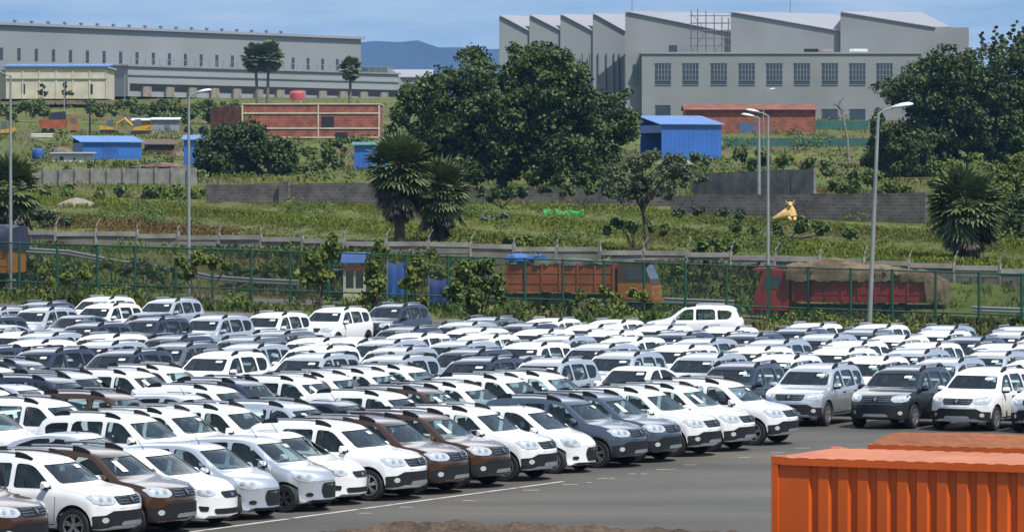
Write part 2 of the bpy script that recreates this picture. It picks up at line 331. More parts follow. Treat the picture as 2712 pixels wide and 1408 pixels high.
def build_car(kind, kit):
    d = CARS[kind]; S = CarShape(d); hb = kind + '_'
    outer = S.solid(); om = outer.mesh(hb + 'outer', M['white']); bvh = BVHTree.FromPolygons([v.co.copy() for v in om.vertices], [tuple(p.vertices) for p in om.polygons])
    def cutm(b): return b.mesh('cut', [M['white'], M['cabin']])
    inner = S.solid(True, d['zt'][0][0] + .22, d['wsx'][1] - .04, 40); inner.m = [1] * len(inner.f)
    me = om.copy(); me.materials.append(M['cabin'])
    me = boolean(me, cutm(inner), None)
    for sg in (1, -1):                                        # window openings, one side at a time
        for poly in d['sidewin']:
            c = MB(); c.prism(rnd(poly, .07), (0, sg * .30, 0), (1, 0, 0), (0, 0, 1), (0, sg * 1.0, 0), 1); me = boolean(me, cutm(c), None)
    c = MB(); c.prism(rnd(d['ws'], .06), (d['wsx'][0] - .35, 0, 0), (0, 1, 0), (0, 0, 1), (1.6, 0, 0), 1); me = boolean(me, cutm(c), None)
    c = MB(); c.prism(rnd(d['rw'], .06), (d['zt'][0][0] + .95, 0, 0), (0, 1, 0), (0, 0, 1), (-1.6, 0, 0), 1); me = boolean(me, cutm(c), None)
    for x in (d['wb'], -d['wb']):
        for sg in (1, -1):
            ra = d['r'] * 1.13
            c = MB(); c.lathe([(.0001, 0), (ra, 0), (ra, .6), (.0001, .6)], (x, sg * .95 - .3, d['r'] + .02), 'Y', 36, 1)
            c.v = [(p[0], p[1] if sg > 0 else p[1], p[2]) for p in c.v]
            bm = bmesh.new(); m0 = cutm(c); bm.from_mesh(m0); bmesh.ops.remove_doubles(bm, verts=bm.verts, dist=.001); bmesh.ops.recalc_face_normals(bm, faces=bm.faces); bm.to_mesh(m0); bm.free()
            me = boolean(me, m0, None)
    while len(me.materials) > 2: me.materials.pop(index=len(me.materials) - 1)
    me.name = hb + 'body'; sm(me, 38)
    kit['body'] = me
    def side(poly, off, g=.08, r=.07):
        out = []
        for sg in (1, -1):
            vs, fs = patch(bvh, rnd(poly, r) if r else poly, (0, sg * 1.6, 0), (1, 0, 0), (0, 0, 1), (0, -sg, 0), off, g); b = MB(); b.add(vs, fs); out.append(b)
        return out
    def grow(poly, e):
        cx = sum(p[0] for p in poly) / len(poly); cy = sum(p[1] for p in poly) / len(poly)
        return [(p[0] + math.copysign(e, p[0] - cx), p[1] + math.copysign(e, p[1] - cy)) for p in poly]
    def front(poly, off, g=.06, x=3.2, dx=-1, r=.05):
        vs, fs = patch(bvh, rnd(poly, r) if r else poly, (x, 0, 0), (0, 1, 0), (0, 0, 1), (dx, 0, 0), off, g, 6.); b = MB(); return b.add(vs, fs)
    def put(n, b, mats, ang=50): kit[n] = b.mesh(hb + n, mats, ang)
    for i, poly in enumerate(d['sidewin']):
        for sg, b in zip('lr', side(grow(poly, .012), -.012)): put(f'side_window_{i}{sg}', b, M['glass'])
    put('windscreen', front(grow(d['ws'], .012), -.012), M['glass_ws']); put('rear_window', front(grow(d['rw'], .012), -.012, .06, -3.2, 1), M['glass'])
    # lights
    for sg, tg in ((1, 'l'), (-1, 'r')):
        poly = [(sg * y, z) for y, z in LAMP[kind]]
        vs, fs = patch(bvh, rnd(poly, .03), (3.2, 0, 0), (0, 1, 0), (0, 0, 1), (-1, 0, 0), .008, .05, 6.); b = MB(); b.add(vs, fs)
        cy = sum(p[0] for p in poly) / len(poly); cz = sum(p[1] for p in poly) / len(poly)
        for (dy, rr) in ((-.08, .04), (.07, .036)):
            q = [(cy + sg * dy + rr * math.cos(k * math.pi / 5), cz + rr * math.sin(k * math.pi / 5)) for k in range(10)]
            vs, fs = patch(bvh, q, (3.2, 0, 0), (0, 1, 0), (0, 0, 1), (-1, 0, 0), .013, .05, 6.); b.add(vs, fs, 1)
        put('headlight_' + tg, b, [M['lamp'], M['lampdark']])
        xr = d['zt'][0][0]
        b = front([(sg * .66, .78), (sg * .66, 1.02), (sg * .80, 1.04), (sg * .80, .80)], .008, .05, -3.2, 1, .03); put('tail_light_' + tg, b, M['red_lens'])
    if kind == 'suv':
        gp = [(-.42, .79), (-.44, .90), (.44, .90), (.42, .79), (.36, .735), (-.36, .735)]
        put('grille', front(gp, .006, .05), M['plastic'])
        b = MB()
        for (z0, z1) in ((.868, .880), (.820, .830), (.773, .782)):
            for sg in (-1, 1): b2 = front([(sg * .10, z0), (sg * .40, z0), (sg * .40, z1), (sg * .10, z1)], .016, .08, r=0); b.add(b2.v, b2.f)
        b2 = front([(0, .765), (.050, .83), (0, .895), (-.050, .83)], .026, .05, r=0); b.add(b2.v, b2.f)
        put('emblem', b, M['chrome'])
        bp = [(-.84, .30), (-.86, .54), (-.66, .55), (-.52, .63), (.52, .63), (.66, .55), (.86, .54), (.84, .30), (.66, .30), (.52, .345), (-.52, .345), (-.66, .30)]
        put('bumper', front(bp, .010, .05, r=.02), M['plastic'])
        put('skid_plate', front([(-.38, .35), (-.32, .43), (.32, .43), (.38, .35)], .022, .05), M['railmetal'])
        for sg, tg in ((1, 'l'), (-1, 'r')):
            q = [(sg * .66 + .055 * math.cos(k * math.pi / 6), .455 + .055 * math.sin(k * math.pi / 6)) for k in range(12)]; put('fog_light_' + tg, front(q, .018, .05, r=0), M['lamp'])
    elif kind == 'hatch':
        gp = [(-.24, .29), (-.29, .46), (-.25, .61), (.25, .61), (.29, .46), (.24, .29)]
        put('grille', front(gp, .010, .04), M['plastic'])
        b = MB(); b2 = front([(-.16, .555), (.16, .555), (.16, .570), (-.16, .570)], .018, .05, r=0); b.add(b2.v, b2.f); b2 = front([(-.045, .535), (.045, .535), (.045, .590), (-.045, .590)], .022, .05, r=.02); b.add(b2.v, b2.f); put('emblem', b, M['chrome'])
        bp = [(-.46, .215), (-.48, .262), (.48, .262), (.46, .215)]; put('bumper', front(bp, .008, .05, r=.02), M['plastic'])
        for sg, tg in ((1, 'l'), (-1, 'r')):
            q = [(sg * .50 + .06 * math.cos(k * math.pi / 6), .37 + .045 * math.sin(k * math.pi / 6)) for k in range(12)]; put('fog_light_' + tg, front(q, .012, .04, r=0), M['plastic'])
    else:
        put('grille', front([(-.24, .60), (-.31, .715), (.31, .715), (.24, .60)], .010, .04), M['plastic'])
        b = MB(); b2 = front([(-.05, .625), (.05, .625), (.05, .69), (-.05, .69)], .02, .04, r=.03); b.add(b2.v, b2.f)
        b2 = front([(-.28, .716), (.28, .716), (.28, .728), (-.28, .728)], .014, .05, r=0); b.add(b2.v, b2.f); put('emblem', b, M['chrome'])
        put('bumper', front([(-.42, .28), (-.45, .39), (.45, .39), (.42, .28)], .010, .05), M['plastic'])
        for sg, tg in ((1, 'l'), (-1, 'r')):
            put('fog_light_' + tg, front([(sg * .53, .34), (sg * .52, .43), (sg * .66, .45), (sg * .63, .34)], .010, .04, r=.02), M['plastic'])
    # stickers on the glass
    zs = d['ws'][2][1]
    put('sticker', front([(.30, zs - .105), (.52, zs - .105), (.51, zs - .045), (.30, zs - .045)], .004, .1, r=.015), M['paper'])
    put('paper_sheet', front([(-.42, zs - .26), (-.24, zs - .26), (-.24, zs - .06), (-.40, zs - .06)], .004, .1, r=0), M['paper'])
    # side trim
    zl = .04
    sill = [(-d['wb'] + d['r'] * 1.2, d['zbot'][3][1] + .03), (-d['wb'] + d['r'] * 1.2, d['zbot'][3][1] + .12), (d['wb'] - d['r'] * 1.2, d['zbot'][3][1] + .12), (d['wb'] - d['r'] * 1.2, d['zbot'][3][1] + .03)]
    for tg, b in zip('lr', side(sill, .005, .3, 0)): put('side_sill_' + tg, b, M['plastic'])
    fw, rw_ = d['sidewin'][0], d['sidewin'][1]; zlow = d['zbot'][3][1] + .14
    xb = (fw[0][0] + rw_[1][0]) / 2; xf = fw[1][0] + .10; xr = rw_[0][0] - .06
    def strip(pts, wd):
        o = []
        for (p, q) in zip(pts[:-1], pts[1:]):
            p, q = Vector(p), Vector(q); nrm = Vector((-(q - p).y, (q - p).x)).normalized() * wd; o.append([tuple(p - nrm), tuple(q - nrm), tuple(q + nrm), tuple(p + nrm)])
        return o
    zbelt = fw[0][1] - .03
    segs = strip([(xb, zlow), (xb, zbelt)], .006) + strip([(xf - .02, zlow + .02), (xf, .75), (xf, zbelt - .02)], .006) + strip([(xr + .16, zlow + .3), (xr - .02, .85), (xr, zbelt)], .006)
    bs = [MB(), MB()]
    for sgm in segs:
        for b, q in zip(bs, side(sgm, .0025, .12, 0)): b.add(q.v, q.f)
    for tg, b in zip('lr', bs): put('door_gap_' + tg, b, M['seam'])
    for i, x in enumerate((xb + .13, xr + .17)):
        for tg, sg in (('l', 1), ('r', -1)):
            h, nrm, _, _ = bvh.ray_cast(Vector((x, sg * 1.6, zbelt - .10)), Vector((0, -sg, 0))); b = MB(); b.box((x, h.y + sg * .014, h.z), (.19, .028, .032)); put(f'door_handle_{i}{tg}', b, M['plastic'] if kind == 'suv' else M['railmetal'], 30)
    # mirrors
    for tg, sg in (('l', 1), ('r', -1)):
        mxx = d['sidewin'][0][1][0] - .10; h, nrm, _, _ = bvh.ray_cast(Vector((mxx, sg * 1.6, fw[1][1] + .03)), Vector((0, -sg, 0))); y0 = h.y
        b = MB(); prof = [(-.05, -.075), (-.055, .04), (-.03, .085), (.03, .085), (.07, .04), (.08, -.02), (.05, -.075)]
        ys = [(0.02, .75), (.10, 1.), (.17, 1.), (.215, .72)]; vs = []; n = len(prof)
        for (yy, sc) in ys: vs += [(mxx + p[0] * sc, y0 + sg * yy, fw[1][1] + .065 + p[1] * sc) for p in prof]
        fs = [(i * n + k, i * n + (k + 1) % n, (i + 1) * n + (k + 1) % n, (i + 1) * n + k) for i in range(3) for k in range(n)] + [tuple(range(n)), tuple(3 * n + k for k in range(n))]
        b.add(vs, fs); b.m = [0 if (sum(vs[i][2] for i in f) / len(f)) > fw[1][1] + .03 else 1 for f in fs]; b.box((mxx, y0 + sg * .03, fw[1][1] + .0), (.07, .14, .04), 0, 1)
        kit['mirror_' + tg] = b.mesh(hb + 'mirror', [M['white'], M['plastic']], 45)
    # roof rails
    if d['rails']:
        for tg, sg in (('l', 1), ('r', -1)):
            pts = []
            for x in np.linspace(-1.42, .22, 12):
                hw = .955 * S.w(x) - (S.zt(x) - S.zb(x)) * S.tum - .06; h, _, _, _ = bvh.ray_cast(Vector((x, sg * hw, 3)), Vector((0, 0, -1))); pts.append((x, sg * hw, h.z + .062))
            b = MB(); b.tube(pts[1:-1], .026, 8); put('roof_rail_' + tg, b, M['railmetal'])
            for nm, P, Q in (('f', pts[-4], pts[-1]), ('b', pts[3], pts[0])):
                P, Q = Vector(P), Vector(Q); b = MB(); n = 6; vs = []; fs = []
                for i in range(n):
                    t = i / (n - 1); c = P.lerp(Q, .25 + t * .85); hgt = [.042, .044, .042, .034, .02, .004][i]; z0 = P.lerp(Q, .25 + t * .85).z - .075 - (.012 if nm == 'f' else 0)
                    vs += [(c.x, c.y - .036, z0), (c.x, c.y + .036, z0), (c.x, c.y + .026, c.z - .03 + hgt * 1.6), (c.x, c.y - .026, c.z - .03 + hgt * 1.6)]
                fs = [(i * 4 + k, i * 4 + (k + 1) % 4, i * 4 + 4 + (k + 1) % 4, i * 4 + 4 + k) for i in range(n - 1) for k in range(4)] + [(0, 1, 2, 3), (4 * n - 4, 4 * n - 3, 4 * n - 2, 4 * n - 1)]
                b.add(vs, fs); put(f'rail_mount_{tg}{nm}', b, M['plastic'], 40)
    else:
        b = MB(); h, _, _, _ = bvh.ray_cast(Vector((d['wsx'][0] - .35, 0, 3)), Vector((0, 0, -1))); b.tube([h - Vector((0, 0, .01)), h + Vector((-.05, 0, .06)), h + Vector((-.16, 0, .20))], [.012, .006, .004], 6); put('antenna', b, M['plastic'])
    # cabin
    for tg, y in (('l', .37), ('r', -.37)):
        b = MB()
        for (cx_, cz, dx, dz, ry, dy) in ((-.02, .62, .52, .16, -.08, .48), (-.32, .93, .14, .60, -.22, .46), (-.40, 1.27, .10, .18, -.2, .24)):
            b.box((cx_ + (.05 if kind == 'suv' else 0), y, cz - (0 if kind == 'suv' else .06)), (dx, dy, dz), 0, 0, 0, ry)
        put('seat_' + tg, b, M['seat'])
    b = MB(); b.box((-.95, 0, .62), (.5, 1.25, .16)); b.box((-1.22, 0, .93), (.14, 1.25, .56), 0, 0, 0, -.25); put('rear_seat', b, M['seat'])
    b = MB(); xw = d['wsx'][1] - .18; zz = d['ws'][0][1] - .07
    b.prism([(-.42, -.30), (-.36, -.02), (-.15, .03), (.10, .02), (.10, -.30)], (xw, -.66, zz), (1, 0, 0), (0, 0, 1), (0, 1.32, 0)); put('dashboard', b, M['dash'], 30)
    b = MB(); b.lathe([(.175 + .014 * math.cos(k * math.pi / 3), .014 * math.sin(k * math.pi / 3)) for k in range(6)], (0, 0, 0), 'X', 20, 0, True); b.v = [(xw - .47 + p[2] * .35 + p[0], p[1] - .37, p[2] + zz - .02) for p in b.v]; put('steering_wheel', b, M['dash'])
    # wheels
    kit['tyre'], kit['rim'] = wheel_meshes(hb, d['r'], d['tw'], True); _, kit['rim_dark'] = wheel_meshes(hb + 'd', d['r'], d['tw'], False)
    kit['_d'] = d; return kit
KIT = {k: build_car(k, {}) for k in CARS}
print('car bodies', {k: len(KIT[k]['body'].polygons) for k in KIT})
CARINFO = {}
COLOUR_WORD = {'white': 'white', 'silver': 'silver', 'navy': 'dark navy', 'brown': 'brown', 'slate': 'slate blue', 'black': 'black', 'grey': 'grey'}
TYPE_WORD = {'suv': 'SUV', 'hatch': 'hatchback', 'sedan': 'sedan'}
def place_car(kind, colour, X, Y, rz, near, row, paper=False, dark_rims=False, z=0.):
    K = KIT[kind]; d = K['_d']
    root = thing('suv' if kind == 'suv' else kind, None, 'car', (X, Y, z), rz)
    CARINFO[root] = (*row, kind, colour)
    def p(key, name, parent=root, loc=None, prz=0.):
        o = link(name, K[key], parent, loc, prz); return o
    def painted(o): o.material_slots[0].link = 'OBJECT'; o.material_slots[0].material = M[colour]; return o
    painted(p('body', 'body')); p('windscreen', 'windscreen'); p('rear_window', 'rear_window')
    for i in range(len(d['sidewin'])):
        for s in 'lr': p(f'side_window_{i}{s}', 'side_window')
    for s in 'lr':
        painted(p('mirror_' + s, 'wing_mirror')); p('headlight_' + s, 'headlight')
        if d['rails']:
            r = p('roof_rail_' + s, 'roof_rail')
            p(f'rail_mount_{s}f', 'rail_mount', r)
            if near: p(f'rail_mount_{s}b', 'rail_mount', r)
    g = p('grille', 'grille'); bm_ = p('bumper', 'bumper_trim')
    if row[0] != 'A' or random.random() < .35: p('sticker', 'sticker')
    if paper: p('paper_sheet', 'paper_sheet')
    if not d['rails']: p('antenna', 'antenna')
    for x in (d['wb'], -d['wb']):
        for sg in (1, -1):
            wv = p('tyre', 'wheel', root, (x, sg * d['track'], d['r']), 0 if sg > 0 else math.pi)
            if near or x > 0: p('rim_dark' if dark_rims else 'rim', 'rim', wv)
    if near:
        p('emblem', 'emblem', g)
        if kind == 'suv': p('skid_plate', 'skid_plate', bm_)
        for s in 'lr':
            p('fog_light_' + s, 'fog_light', bm_); p('tail_light_' + s, 'tail_light'); p('side_sill_' + s, 'side_sill'); p('door_gap_' + s, 'door_gap')
            for i in (0, 1): p(f'door_handle_{i}{s}', 'door_handle')
    for s in 'lr': p('seat_' + s, 'seat')
    p('rear_seat', 'rear_seat')
    if near: p('dashboard', 'dashboard'); p('steering_wheel', 'steering_wheel')
    return root
# ------------------------------------------------------------------ the car park: two blocks of parked cars
PH = R(26.1); CS, SN = math.cos(PH), math.sin(PH)
def UT(u, t): return CS * u + SN * t, -SN * u + CS * t
HEAD_A, HEAD_B = -PH, math.atan2(-CS, -SN)
ALL_CARS = []
def ss(a, b, x): t = min(max((x - a) / (b - a), 0), 1); return t * t * (3 - 2 * t)
def zlot(X, Y): return (-.08 - .026 * X) * ss(140, 218, Y)
def car_a(row, u_ax, t, kind, colour, near=True, **kw):            # u_ax: front axle line; t: near front wheel
    d = CARS[kind]; X, Y = UT(u_ax - d['wb'], t + .78)
    c = place_car(kind, colour, X, Y, HEAD_A + R(random.uniform(-1.2, 1.2)), near, ('A', row), **kw); ALL_CARS.append(c); return c
def car_px(row, px, py, kind, colour, **kw):                       # by the near top corner of its windscreen as seen in the photograph
    z = {'suv': 1.49, 'hatch': 1.40, 'sedan': 1.40}[kind]; Y = F * (CAMH - z) / (py - HY); X = pX(px, Y); lx, ly = CARS[kind]['wsx'][0], -.58
    a = HEAD_A + R(random.uniform(-1.2, 1.2)); X -= lx * math.cos(a) - ly * math.sin(a); Y -= lx * math.sin(a) + ly * math.cos(a)
    c = place_car(kind, colour, X, Y, a, True, ('A', row), **kw); ALL_CARS.append(c); return c
def car_bpx(row, px, py, kind, colour, **kw):                      # by the middle of the top edge of its windscreen
    z = {'suv': 1.49, 'hatch': 1.40, 'sedan': 1.40}[kind]; Y = F * (CAMH - z) / (py - HY); X = pX(px, Y); lx = CARS[kind]['wsx'][0]; a = HEAD_B + R(random.uniform(-1.5, 1.5))
    X -= lx * math.cos(a); Y -= lx * math.sin(a); c = place_car(kind, colour, X, Y, a, False, ('B', row), z=0, **kw); ALL_CARS.append(c); return c
def car_b(row, u, t, kind, colour, near=False, **kw):
    d = CARS[kind]; X, Y = UT(u, t + d['wb'])
    c = place_car(kind, colour, X, Y, HEAD_B + R(random.uniform(-2, 2)), near, ('B', row), z=zlot(X, Y), **kw); ALL_CARS.append(c); return c
W_, S_, N_, B_, G_, K_ = 'white', 'silver', 'navy', 'brown', 'slate', 'black'
ROW_A1 = [(67.6, 'suv', B_), (70.96, 'suv', W_), (73.06, 'suv', B_), (74.97, 'sedan', W_), (77.0, 'hatch', S_), (79.4, 'hatch', S_), (81.2, 'sedan', W_), (83.05, 'suv', W_), (85.05, 'suv', B_),
          (87.15, 'suv', B_), (89.6, 'suv', W_), (92.35, 'hatch', W_), (94.7, 'suv', G_), (96.75, 'suv', G_), (99.2, 'suv', W_), (101.4, 'suv', W_), (104.3, 'suv', W_)]
for i, (t, k, c) in enumerate(ROW_A1):
    car_a(1, -44.05 - (.02 if k == 'suv' else .5 if i == 6 else .12), t, k, c, paper=i in (2, 9, 13, 15), dark_rims=i == 5)
ROW_A2 = [(-150, 1180, 'suv', W_), (20, 1160, 'suv', W_, ), (205, 1162, 'sedan', S_), (345, 1118, 'suv', W_), (454, 1104, 'suv', W_), (603, 1094, 'suv', W_), (775, 1086, 'suv', S_), (893, 1075, 'sedan', N_), (1027, 1056, 'suv', W_), (1127, 1043, 'suv', B_), (1231, 1033, 'suv', W_), (1338, 1012, 'suv', W_), (1450, 1003, 'suv', W_)]
for i, q in enumerate(ROW_A2):
    if i != 1: car_px(2, *q, paper=i in (6, 9))
ROW_A3 = [(-60, 1098, 'suv', W_), (126, 1077, 'suv', W_), (300, 1058, 'suv', B_), (490, 1058, 'hatch', S_), (572, 1040, 'suv', W_), (644, 1022, 'suv', N_), (799, 1016, 'suv', W_), (880, 1006, 'suv', W_), (985, 996, 'suv', W_), (1080, 985, 'suv', W_)]
for i, q in enumerate(ROW_A3): car_px(3, *q, paper=i == 6)
ROW_A4 = [(-40, 1047, 'suv', W_), (45, 1033, 'hatch', S_), (140, 1014, 'suv', N_), (200, 1003, 'suv', S_), (355, 999, 'suv', W_), (440, 986, 'suv', W_)]
for i, q in enumerate(ROW_A4): car_px(4, *q, paper=i == 4)
ROW_A5 = [(-20, 986, 'suv', S_), (60, 968, 'suv', N_)]
for i, q in enumerate(ROW_A5): car_px(5, *q, paper=i == 1)
# block B: column j counts to the left from the second car of its front row
ROW_B0 = {-2: ('suv', S_), -1: ('suv', W_), 0: ('suv', K_), 1: ('suv', S_), 2: ('suv', N_), 3: ('sedan', W_), 4: ('suv', S_), 5: ('suv', N_), 6: ('suv', S_), 7: ('suv', S_), 8: ('suv', W_), 9: ('suv', N_), 10: ('suv', N_), 11: ('suv', N_)}
XR0 = {-2: 2800, -1: 2588, 0: 2376, 1: 2142, 2: 1937, 3: 1668, 4: 1430, 5: 1243, 6: 1010, 7: 800, 8: 556, 9: 300, 10: 95, 11: -80}
T0, TP = 113.0, 5.3
for j, (k, c) in ROW_B0.items():                                  # ws-top x measured in the photograph
    best = min(np.arange(-90, -30, .02), key=lambda u: abs(proj(*UT(u, T0 + .85), 1.48)[0] - XR0[j]))
    car_b(0, float(best), T0, k, c, near=True)
rB = random.Random(31)
FIXB = {(1, 3): S_, (1, 4): S_, (4, 13): N_, (4, 14): N_, (5, 14): G_}
def ztop(t): return t
for r in range(1, 10):
    t = T0 + TP * r
    for j in range(-8, 30):
        u = -44. - 2.62 * j + rB.uniform(-.12, .12) - (.5 * (r % 3))
        x, y = proj(*UT(u, t), 1.2)
        if not (-90 < x < 2790): continue
        if r == 7 and x > 1130: continue
        if (r >= 3 and x < 600) or (r >= 4 and x < 900) or (r >= 5 and x < 1080): continue
        if r == 8 and (x > 660 or x < 60): continue
        if r == 9 and (x > 540 or x < 330): continue
        if r == 6 and 1640 < x < 2010: continue
        q = rB.random(); c = W_ if q < .50 else S_ if q < .78 else N_ if q < .93 else 'grey'
        if x < 460 and r in (3, 4) and q > .35: c = N_
        c = FIXB.get((r, j), c); k = 'suv' if rB.random() < .93 else 'sedan'
        if r > 5: k = 'suv'
        car_b(r, u, t + rB.uniform(-.15, .15), k, c)
for q in ((84, 811, 'suv', N_), (87, 826, 'suv', S_), (250, 797, 'suv', W_), (258, 815, 'suv', W_), (424, 802, 'suv', S_), (190, 842, 'sedan', 'grey'), (380, 834, 'sedan', 'slate'), (212, 868, 'suv', N_), (376, 853, 'suv', N_), (543, 848, 'suv', S_),
          (702, 840, 'suv', W_), (868, 826, 'suv', W_), (1025, 816, 'suv', N_), (-40, 826, 'suv', S_), (-20, 868, 'sedan', S_), (22, 893, 'suv', W_), (-60, 850, 'suv', N_)): car_bpx(10, *q)
# the one car parked across the others at the back
Yo = 184.; Xo = pX(1838, Yo)
c = place_car('suv', W_, Xo, Yo, R(180 - 6), False, ('S', 0), z=zlot(Xo, Yo)); ALL_CARS.append(c)
ORD = 'first second third fourth fifth sixth seventh eighth ninth tenth eleventh twelfth thirteenth fourteenth fifteenth sixteenth seventeenth eighteenth'.split()
from collections import defaultdict
grp = defaultdict(list)
for c in ALL_CARS: grp[CARINFO[c]].append(c)
for key, cs in grp.items():
    cs = [c for c in cs]; cs.sort(key=lambda c: proj(*c.location)[0])
    blk, row, kind, col = key
    noun = f"{COLOUR_WORD[col]} {TYPE_WORD[kind]}"
    where = {'A': {1: 'the front row', 2: 'the second row from the front', 3: 'the third row from the front', 4: 'the fourth row from the front', 5: 'the fifth row at the left edge'}.get(row), 'B': 'the front row of the far block' if row == 0 else 'the loose group at far left' if row == 10 else f'row {ORD[row]} of the far block'.replace('row ' + ORD[row], 'the ' + ORD[row] + ' row')}.get(blk)
    for i, c in enumerate(cs):
        c['group'] = {'A': 'cars parked facing right', 'B': 'cars parked facing the camera', 'S': 'cars parked facing the camera'}[blk]
        if blk == 'S': c['label'] = 'white SUV parked sideways behind the far block, facing left by the fence'; continue
        c['label'] = (f'only {noun} in {where}' if len(cs) == 1 else f'{ORD[i]} {noun} from the left in {where}')
print('cars', len(ALL_CARS))
# ------------------------------------------------------------------ terrain, road, markings
def yfence(X): return 223.5 - .27 * X
ZT = pchip([(0, 0), (224, 0), (240, -.02), (247, 1.9), (251, 2.1), (353, 3.95), (429, 5.85), (523, 8.55), (613, 11.6), (653, 12.9), (767, 17.5), (880, 22.2), (980, 23.6), (1500, 25), (9500, 30)])
def zg(X, Y): q = Y - .5 * (yfence(X) - 223.5); return float(ZT(q) if Y < 280 else ZT(Y)) + zlot(X, Y) * (1 - ss(250, 430, Y)) - (.12 if 224 < Y < 240 else 0)
def dots(n, name, cols, pos, scale, detail=6, extra=None, rough=.95, bump=0., tc='Object', stretch=(1, 1, 1)):
    m = bpy.data.materials.new(name); m.use_nodes = True; t = m.node_tree; b = t.nodes['Principled BSDF']; b.inputs['Roughness'].default_value = rough
    b.inputs['Specular IOR Level'].default_value = .25
    c = t.nodes.new('ShaderNodeTexCoord'); mpn = t.nodes.new('ShaderNodeMapping'); mpn.inputs['Scale'].default_value = stretch
    z = t.nodes.new('ShaderNodeTexNoise'); z.inputs['Scale'].default_value = scale; z.inputs['Detail'].default_value = detail
    r = t.nodes.new('ShaderNodeValToRGB'); e = r.color_ramp.elements
    e[0].position = pos[0]; e[0].color = (*cols[0], 1); e[1].position = pos[-1]; e[1].color = (*cols[-1], 1)
    for p, ci in zip(pos[1:-1], cols[1:-1]): q = e.new(p); q.color = (*ci, 1)
    t.links.new(c.outputs[tc], mpn.inputs[0]); t.links.new(mpn.outputs[0], z.inputs['Vector']); t.links.new(z.outputs['Fac'], r.inputs[0])
    out = r.outputs[0]
    z2 = t.nodes.new('ShaderNodeTexNoise'); z2.inputs['Scale'].default_value = scale * 14; z2.inputs['Detail'].default_value = 5
    t.links.new(mpn.outputs[0], z2.inputs['Vector'])
    mr = t.nodes.new('ShaderNodeMapRange'); mr.inputs[1].default_value = .3; mr.inputs[2].default_value = .7; mr.inputs[3].default_value = 1 - n; mr.inputs[4].default_value = 1 + n
    if extra == 'island':
        g = t.nodes.new('ShaderNodeNewGeometry'); mr.inputs[1].default_value = 0; mr.inputs[2].default_value = 1; t.links.new(g.outputs['Random Per Island'], mr.inputs[0])
    else: t.links.new(z2.outputs['Fac'], mr.inputs[0])
    s = t.nodes.new('ShaderNodeVectorMath'); s.operation = 'SCALE'; t.links.new(out, s.inputs[0]); t.links.new(mr.outputs[0], s.inputs['Scale']); t.links.new(s.outputs[0], b.inputs['Base Color'])
    if bump:
        bp = t.nodes.new('ShaderNodeBump'); bp.inputs['Strength'].default_value = bump; t.links.new(z2.outputs['Fac'], bp.inputs['Height']); t.links.new(bp.outputs[0], b.inputs['Normal'])
    return m
def brick(name, c1, c2, mortar, w_, h_, rough=.9, msz=.012):
    m = bpy.data.materials.new(name); m.use_nodes = True; t = m.node_tree; b = t.nodes['Principled BSDF']; b.inputs['Roughness'].default_value = rough
    c = t.nodes.new('ShaderNodeTexCoord'); mpn = t.nodes.new('ShaderNodeMapping'); mpn.inputs['Rotation'].default_value = (R(90), 0, 0)
    k = t.nodes.new('ShaderNodeTexBrick'); k.inputs['Scale'].default_value = 1; k.inputs['Brick Width'].default_value = w_; k.inputs['Row Height'].default_value = h_; k.inputs['Mortar Size'].default_value = msz
    k.inputs['Color1'].default_value = (*c1, 1); k.inputs['Color2'].default_value = (*c2, 1); k.inputs['Mortar'].default_value = (*mortar, 1)
    z = t.nodes.new('ShaderNodeTexNoise'); z.inputs['Scale'].default_value = .8; z.inputs['Detail'].default_value = 7
    mr = t.nodes.new('ShaderNodeMapRange'); mr.inputs[1].default_value = .3; mr.inputs[2].default_value = .7; mr.inputs[3].default_value = .6; mr.inputs[4].default_value = 1.35
    s = t.nodes.new('ShaderNodeVectorMath'); s.operation = 'SCALE'
    t.links.new(c.outputs['Object'], mpn.inputs[0]); t.links.new(mpn.outputs[0], k.inputs['Vector']); t.links.new(c.outputs['Object'], z.inputs['Vector']); t.links.new(z.outputs['Fac'], mr.inputs[0])
    t.links.new(k.outputs['Color'], s.inputs[0]); t.links.new(mr.outputs[0], s.inputs['Scale']); t.links.new(s.outputs[0], b.inputs['Base Color']); return m
M['earth'] = dots(.3, 'earth_and_grass', [(.105, .072, .030), (.078, .088, .020), (.088, .110, .018), (.135, .128, .030)], [.34, .46, .55, .68], .035)
M['asphalt'] = dots(.07, 'asphalt', [(.068, .064, .058), (.093, .088, .079), (.126, .113, .092)], [.36, .54, .68], .16, stretch=(.30, 1.4, 1), rough=.85)
M['road'] = dots(.1, 'worn_road', [(.10, .095, .088), (.16, .145, .125)], [.35, .65], .1)
M['marking'] = dots(.15, 'worn_white_marking', [(.10, .097, .09), (.42, .41, .38), (.55, .54, .50)], [.36, .44, .7], 1.6)
ys = np.concatenate([np.linspace(15, 140, 6), np.linspace(150, 200, 6), np.linspace(205, 275, 48), np.geomspace(280, 9400, 80)])
us = np.concatenate([-np.geomspace(.75, .12, 10), np.linspace(-.11, .11, 70), np.geomspace(.12, .75, 10)])
V = []; rg = np.random.RandomState(3)
for y in ys:
    for k in us:
        x = k * (y + 120); far = y - yfence(x)
        zz = zg(x, y) - (.30 if far < -17. else .03) + (rg.uniform(-.12, .12) if far > 40 else 0)
        V.append((x, y, zz))
n = len(us); Fq = [(i * n + k, i * n + k + 1, (i + 1) * n + k + 1, (i + 1) * n + k) for i in range(len(ys) - 1) for k in range(n - 1)]
link('ground', qmesh('ground', V, Fq, M['earth'], True), kind='structure')
b = MB(); vs = []; nX, nY = 24, 40
for i in range(nX + 1):
    for k in range(nY + 1): x = -130 + 260 * i / nX; y = 15 + (yfence(x) - 15 - 15) * k / nY; vs.append((x, y, zlot(x, y)))
